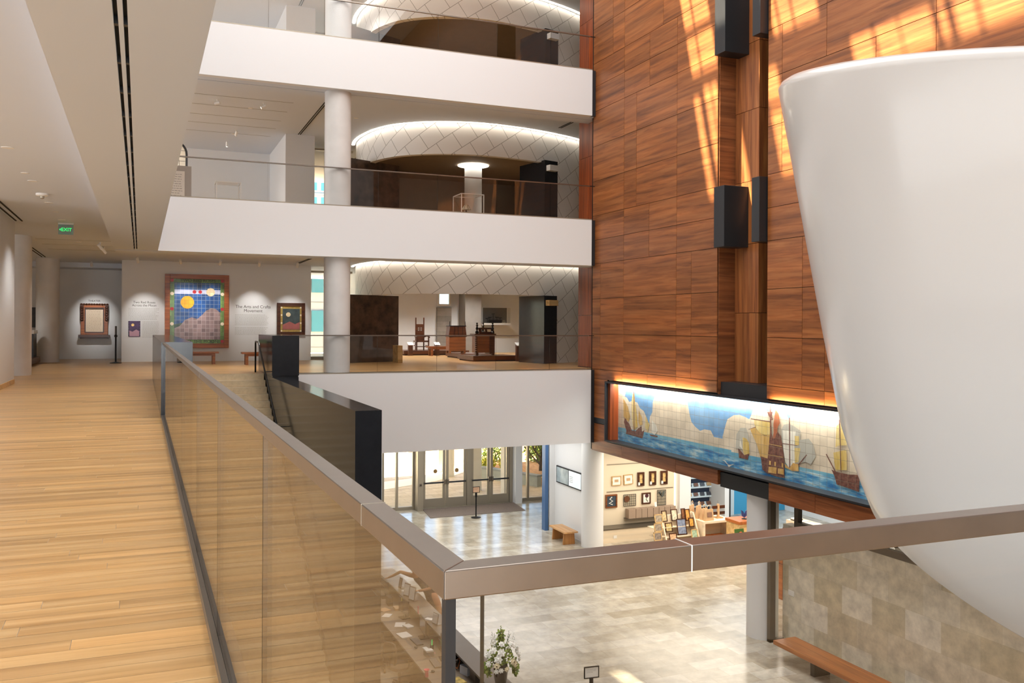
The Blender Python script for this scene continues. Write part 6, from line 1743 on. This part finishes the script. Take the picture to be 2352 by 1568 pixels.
# under-counter nook
pcb = thing('computer_tower', 'black computer box in the nook under the high counter', 'computer', (5.72, 17.25, ZD))
mb = MB(); mb.box(-.09, .09, -.16, .16, 0, .26); mb.build('case', MAT['plastic_black'], parent=pcb, bevel=.004)
mb = MB(); mb.box(-.092, -.09, -.14, .14, .20, .24); mb.build('vent', MAT['plastic_grey'], parent=pcb)
cbm = MB(); cbm.tube([(5.62, 16.95, ZD + .2), (5.60, 16.75, ZD + .12), (5.66, 16.55, ZD + .05), (5.70, 16.4, ZD + .12), (5.62, 16.3, ZD + .10), (5.58, 16.45, ZD + .03), (5.66, 16.62, ZD + .04), (5.60, 16.8, ZD + .02)], .008, 6)
cbm.build('cable', plain('cable_white', '#e4ded8', .5), label='loose white cable in the nook under the high counter', cat='cable', smooth=True)
cbm = MB(); cbm.tube([(5.70, 16.6, ZD + .02), (5.74, 16.42, ZD + .14), (5.68, 16.22, ZD + .15), (5.60, 16.12, ZD + .06), (5.62, 16.3, ZD + .02)], .008, 6)
cbm.build('cable', plain('cable_orange', '#c9743c', .5), label='orange cable looped in the nook under the high counter', cat='cable', smooth=True)
slab('plastic_packet', 5.72, 15.96, ZD, .14, .22, .16, R(20), plain('packet', '#cfd3dc', .25), 'crumpled white packet in the nook under the high counter', 'packet')
slab('carton', 5.80, 15.62, ZD, .16, .3, .22, R(0), MAT['laminate'], 'brown carton in the nook near the vase', 'box')
slab('picture_book', 5.42, 15.65, ZD, .26, .3, .03, R(12), plain('book_cover', '#b8a05e', .4, noise=.6, nscale=12), 'colourful book at the bottom edge of the photo on the staff desk', 'book')
# office chairs
def office_chair(x, y, rz, lab):
    t = thing('office_chair', lab, 'chair', (x, y, -6.0), rz)
    for k in range(5):
        a = 2 * math.pi * k / 5
        mb = MB(); mb.tube([(0, 0, .12), (.16 * math.cos(a), .16 * math.sin(a), .10), (.30 * math.cos(a), .30 * math.sin(a), .075)], [.032, .026, .02], 8); mb.build('leg', MAT['plastic_black'], parent=t)
        mb = MB(); mb.cyl((.30 * math.cos(a) - .02, .30 * math.sin(a), .03), (.30 * math.cos(a) + .02, .30 * math.sin(a), .03), .03, n=12); mb.build('caster', MAT['rubber'], parent=t)
    mb = MB(); mb.cyl((0, 0, .1), (0, 0, .43), .03, n=12); mb.build('column', MAT['plastic_black'], parent=t)
    mb = MB(); mb.prism([(.24 * math.copysign(abs(math.cos(q)) ** .6, math.cos(q)), .24 * math.copysign(abs(math.sin(q)) ** .6, math.sin(q))) for q in [2 * math.pi * i / 20 for i in range(20)]], 'z', .43, .50); mb.build('seat', MAT['laminate_dark'], parent=t, bevel=.02)
    mb = MB(); pts = [(-.21 + .42 * i / 8, .24 - .05 * math.sin(math.pi * i / 8)) for i in range(9)]
    V = []
    for z, s in ((.58, .8), (.72, 1.0), (.88, 1.0), (.98, .8)):
        for p in pts: V.append((-p[1], p[0] * s, z))
    F = [(r * 9 + i, r * 9 + i + 1, (r + 1) * 9 + i + 1, (r + 1) * 9 + i) for r in range(3) for i in range(8)]
    mb.add(V, F); o = mb.build('backrest', MAT['laminate_dark'], parent=t, smooth=True); s = o.modifiers.new('solid', 'SOLIDIFY'); s.thickness = .04
    mb = MB(); mb.tube([(-.1, 0, .45), (-.26, 0, .48), (-.27, 0, .7)], .022, 8); mb.build('back_bar', MAT['plastic_black'], parent=t)
    for sy in (-1, 1):
        mb = MB(); mb.tube([(0, sy * .22, .46), (0, sy * .29, .5), (0, sy * .29, .66), (-.12, sy * .29, .68), (.12, sy * .29, .68)], .016, 8); mb.build('armrest', MAT['plastic_black'], parent=t)
office_chair(4.80, 18.75, R(-20), 'dark office chair at the staff desk, farther of two seen through the glass')
office_chair(4.86, 17.55, R(25), 'dark office chair at the staff desk, nearer of two seen through the glass')

# vase of flowers
VX, VY = 5.80, 14.42
vs = thing('flower_vase', 'glossy black tapered vase on the high counter', 'vase', (VX, VY, ZC))
mb = MB(); mb.lathe([(.075, 0), (.085, .02), (.115, .16), (.130, .32), (.118, .42), (.108, .42), (.10, .34)], n=28); mb.build('vase_body', plain('vase_black', '#1b1a1d', .12, coat=.5), parent=vs, smooth=True)
bq = thing('flower_arrangement', 'tall arrangement of white flowers and greenery in the black vase', 'flowers', (VX, VY, ZC + .405))
rnd = random.Random(12)
mb = MB()
for k in range(26):
    a = rnd.uniform(0, 6.28); r = rnd.uniform(.02, .26); h = rnd.uniform(.12, .62) * (1 - r * 1.1)
    mb.tube([(0, 0, 0), (r * .5 * math.cos(a), r * .5 * math.sin(a), h * .6), (r * math.cos(a), r * math.sin(a), h)], .005, 5)
mb.build('stems', MAT['leaf_dark'], parent=bq, kind='stuff')
mb = MB()
leaves(mb, (0, .02, .15), .24, 300, .045, (1, 1, .75), rnd); leaves(mb, (0, .02, .42), .10, 150, .04, (.7, .7, 1.7), rnd)
for a in (3.3, 5.6, 6.1, 2.9): leaves(mb, (.25 * math.cos(a), .25 * math.sin(a), -.06), .07, 70, .05, (.7, .7, 1.8), rnd)
mb.build('foliage', MAT['leaf_mid'], parent=bq, kind='stuff')
plain('petal_white', '#f4f5ef', .5); plain('petal_cream', '#efe6c8', .5); plain('flower_eye', '#5a4a2a', .6)
def bloom(c, r, mat, eye=False):
    mb = MB(); d = (Vector(c) - Vector((0, .12, .05))).normalized()
    q = d.to_track_quat('Z', 'Y')
    for ring, (n, rr, up) in enumerate(((7, 1.0, .1), (6, .7, .45), (4, .4, .7))):
        for i in range(n):
            a = 2 * math.pi * i / n + ring * .4
            t = Vector((math.cos(a), math.sin(a), 0)); s = Vector((-math.sin(a), math.cos(a), 0)); u = Vector((0, 0, 1))
            P = [u * .15 * up, t * rr * .55 + s * .38 * rr + u * up * .5, t * rr + u * (up * .9 + .1), t * rr * .55 - s * .38 * rr + u * up * .5]
            mb.add([Vector(c) + q @ (p * r) for p in P], [(0, 1, 2, 3)])
    mb.ball(tuple(Vector(c) + q @ Vector((0, 0, r * .2))), r * .42, 8)
    mb.build('bloom', MAT[mat], parent=bq)
    if eye:
        mb = MB(); mb.ball(tuple(Vector(c) + q @ Vector((0, 0, r * .55))), r * .22, 8); mb.build('flower_eye', MAT['flower_eye'], parent=bq)
for c, r, m, e in (((-.19, -.1, .30), .062, 'petal_white', 0), ((-.08, -.18, .27), .068, 'petal_white', 0), ((-.14, -.2, .17), .07, 'petal_white', 0), ((.12, -.12, .37), .068, 'petal_white', 0), ((.22, -.08, .30), .06, 'petal_white', 0),
                   ((-.27, -.1, .08), .052, 'petal_white', 0), ((.27, -.05, .15), .06, 'petal_white', 0), ((.30, 0, .05), .05, 'petal_white', 0), ((-.17, -.22, .075), .055, 'petal_cream', 1), ((.12, -.2, .10), .055, 'petal_cream', 1), ((.16, -.2, .05), .05, 'petal_cream', 1),
                   ((-.18, -.22, -.02), .045, 'petal_white', 0), ((-.10, -.23, -.01), .045, 'petal_white', 0), ((0, -.23, .0), .045, 'petal_cream', 0), ((-.24, 0, .2), .055, 'petal_white', 0), ((.02, .1, .4), .06, 'petal_white', 0), ((.18, .1, .34), .06, 'petal_white', 0), ((-.06, -.14, .40), .05, 'petal_white', 0), ((.22, -.1, .22), .055, 'petal_white', 0)):
    bloom((c[0] * 1.05, c[1] - .05, c[2]), r * 1.18, m, e)
for (x, y, h) in ((-.17, 0, .58), (-.1, .06, .52), (.16, .02, .55), (.26, .02, .50), (.08, .08, .56), (0, 0, .66)):
    mb = MB(); r2 = random.Random(int(x * 90 + 40))
    mb.tube([(x * .4, y, .1), (x, y, h)], .004, 5)
    for i in range(16):
        z = h - .26 + i * .017; a = i * 2.4; w = .022 * (1 - i / 22)
        mb.ball((x + w * 1.3 * math.cos(a) - (h - z) * x * .5, y + w * 1.3 * math.sin(a), z), w * .8, 6)
    mb.build('flower_spire', MAT['petal_white' if x else 'leaf_mid'], parent=bq)

# ================================================================= the person leaning on the counter
def skin_mesh(name, J, E, mat, parent, sub=2):
    me = bpy.data.meshes.new(name)
    me.from_pydata([j[0] for j in J], E, [])
    me.materials.append(mat)
    o = bpy.data.objects.new(name, me); COL.objects.link(o); o.parent = parent
    sk = o.modifiers.new('skin', 'SKIN'); sk.use_smooth_shade = True
    for v, j in zip(me.skin_vertices[0].data, J):
        r = j[1]; v.radius = r if isinstance(r, tuple) else (r, r); v.use_root = False
    me.skin_vertices[0].data[0].use_root = True
    s = o.modifiers.new('sub', 'SUBSURF'); s.levels = sub; s.render_levels = sub
    return o
PX, PY, PZ = 6.40, 20.15, -6.0
pp = thing('person', 'person in dark speckled dress leaning over the reception counter, one arm outstretched', 'person', (PX, PY, PZ))
plain('skin', '#b5805f', .5); plain('hair_brown', '#3a2418', .5)
m, n, l, b = nmat('dress')
t_ = n.new('ShaderNodeTexVoronoi'); t_.inputs['Scale'].default_value = 34
l.new(mapping(n, l), t_.inputs['Vector'])
l.new(ramp(n, l, t_.outputs['Distance'], [(0.16, srgb('#b79a86')), (0.24, srgb('#2c2226'))]), b.inputs['Base Color']); b.inputs['Roughness'].default_value = .8
def Q(x, y, z): return (x - PX, y - PY, z - PZ)
# body: pelvis root, spine, neck, head, arms, legs as one surface
J = [(Q(6.40, 20.15, -5.06), (.15, .13)), (Q(6.30, 20.28, -4.88), (.125, .105)), (Q(6.20, 20.44, -4.72), (.135, .10)), (Q(6.13, 20.56, -4.60), (.10, .08)), (Q(6.08, 20.63, -4.53), .05), (Q(6.04, 20.69, -4.46), .06), (Q(6.00, 20.74, -4.39), .082), (Q(5.98, 20.76, -4.31), .07),
     (Q(6.02, 20.72, -4.65), .058), (Q(5.86, 21.12, -4.645), .043), (Q(5.74, 21.34, -4.78), .034), (Q(5.655, 21.50, -4.868), .025),
     (Q(6.28, 20.40, -4.60), .058), (Q(6.33, 20.13, -4.83), .044), (Q(6.16, 20.20, -4.875), .036), (Q(6.05, 20.26, -4.895), .026),
     (Q(6.36, 20.25, -5.15), .10), (Q(6.40, 20.30, -5.52), .062), (Q(6.44, 20.28, -5.92), .042), (Q(6.34, 20.36, -5.965), .036),
     (Q(6.46, 20.06, -5.15), .10), (Q(6.50, 20.04, -5.52), .062), (Q(6.56, 20.02, -5.92), .042), (Q(6.46, 20.08, -5.965), .036)]
E_ = [(0, 1), (1, 2), (2, 3), (3, 4), (4, 5), (5, 6), (6, 7), (3, 8), (8, 9), (9, 10), (10, 11), (3, 12), (12, 13), (13, 14), (14, 15), (0, 16), (16, 17), (17, 18), (18, 19), (0, 20), (20, 21), (21, 22), (22, 23)]
skin_mesh('body', J, E_, MAT['skin'], pp)
def hand(name, w, d, up, side):
    w = Vector(w); d = Vector(d).normalized(); up = Vector(up).normalized(); s = d.cross(up).normalized() * side
    J = [(w, .024), (w + d * .04, (.030, .016)), (w + d * .085, (.034, .014))]; E = [(0, 1), (1, 2)]
    for k, (o_, L) in enumerate(((-.030, .062), (-.010, .072), (.010, .066), (.028, .050))):
        b0 = len(J)
        J += [(w + d * .095 + s * o_, .0095), (w + d * (.095 + L * .55) + s * o_ * 1.15 - up * .004, .0085), (w + d * (.095 + L) + s * o_ * 1.2 - up * .016, .007)]
        E += [(2, b0), (b0, b0 + 1), (b0 + 1, b0 + 2)]
    b0 = len(J)
    J += [(w + d * .035 - s * .038, .011), (w + d * .065 - s * .060 - up * .006, .0095), (w + d * .088 - s * .066 - up * .012, .008)]
    E += [(1, b0), (b0, b0 + 1), (b0 + 1, b0 + 2)]
    skin_mesh(name, J, E, MAT['skin'], pp, 1)
hand('hand', Q(5.66, 21.49, -4.868), (-.35, .85, -.28), (0, 0, 1), 1)
hand('hand', Q(6.055, 20.255, -4.895), (-.9, .4, -.05), (0, 0, 1), -1)
D = [(Q(6.41, 20.14, -5.08), (.17, .155)), (Q(6.30, 20.28, -4.88), (.142, .122)), (Q(6.20, 20.44, -4.72), (.150, .115)), (Q(6.14, 20.55, -4.62), (.115, .09)), (Q(6.43, 20.16, -5.35), (.19, .17)), (Q(6.45, 20.16, -5.60), (.20, .18)), (Q(6.06, 20.66, -4.645), .068), (Q(6.29, 20.39, -4.61), .070)]
skin_mesh('dress', D, [(0, 1), (1, 2), (2, 3), (0, 4), (4, 5), (3, 6), (3, 7)], MAT['dress'], pp)
mb = MB(); c = Vector(Q(5.995, 20.75, -4.33))
f = Vector((-.80, .35, -.45)).normalized()
mb.ball(tuple(c - f * .035 + Vector((0, 0, .02))), .098, 14, (1, 1, 1.05)); mb.ball(tuple(c - f * .11 + Vector((0, 0, -.03))), .06, 10)
mb.build('hair', MAT['hair_brown'], parent=pp, smooth=True)
fs = f.cross(Vector((0, 0, 1))).normalized(); fu = fs.cross(f)
fc = Vector(Q(6.00, 20.74, -4.37)) + f * .075
mb = MB(); mb.ball(tuple(fc + f * .012 - fu * .012), .018, 8, (1, 1, 1.3)); mb.build('nose', MAT['skin'], parent=pp, smooth=True)
for s in (-1, 1):
    mb = MB(); mb.ball(tuple(fc + fs * s * .03 + fu * .012), .011, 8); mb.build('eye', MAT['plastic_black'], parent=pp, smooth=True)
mb = MB(); mb.ball(tuple(fc - fu * .045), .016, 8, (1.3, 1.3, .35)); mb.build('mouth', plain('lip', '#a05a52', .4), parent=pp, smooth=True)
for s in (-1, 1):
    mb = MB(); mb.ball(tuple(Vector(Q(6.00, 20.74, -4.37)) + fs * s * .082), .02, 8, (.6, .6, 1.2)); mb.build('ear', MAT['skin'], parent=pp, smooth=True)
mb = MB()
for (x, y) in ((6.40, 20.325), (6.52, 20.055)):
    p = Q(x, y, -5.97); mb.cbox(p, (.24, .085, .058), rz=R(150))
mb.build('shoes', MAT['plastic_black'], parent=pp, bevel=.02)

# the view transform and camera are set at the top
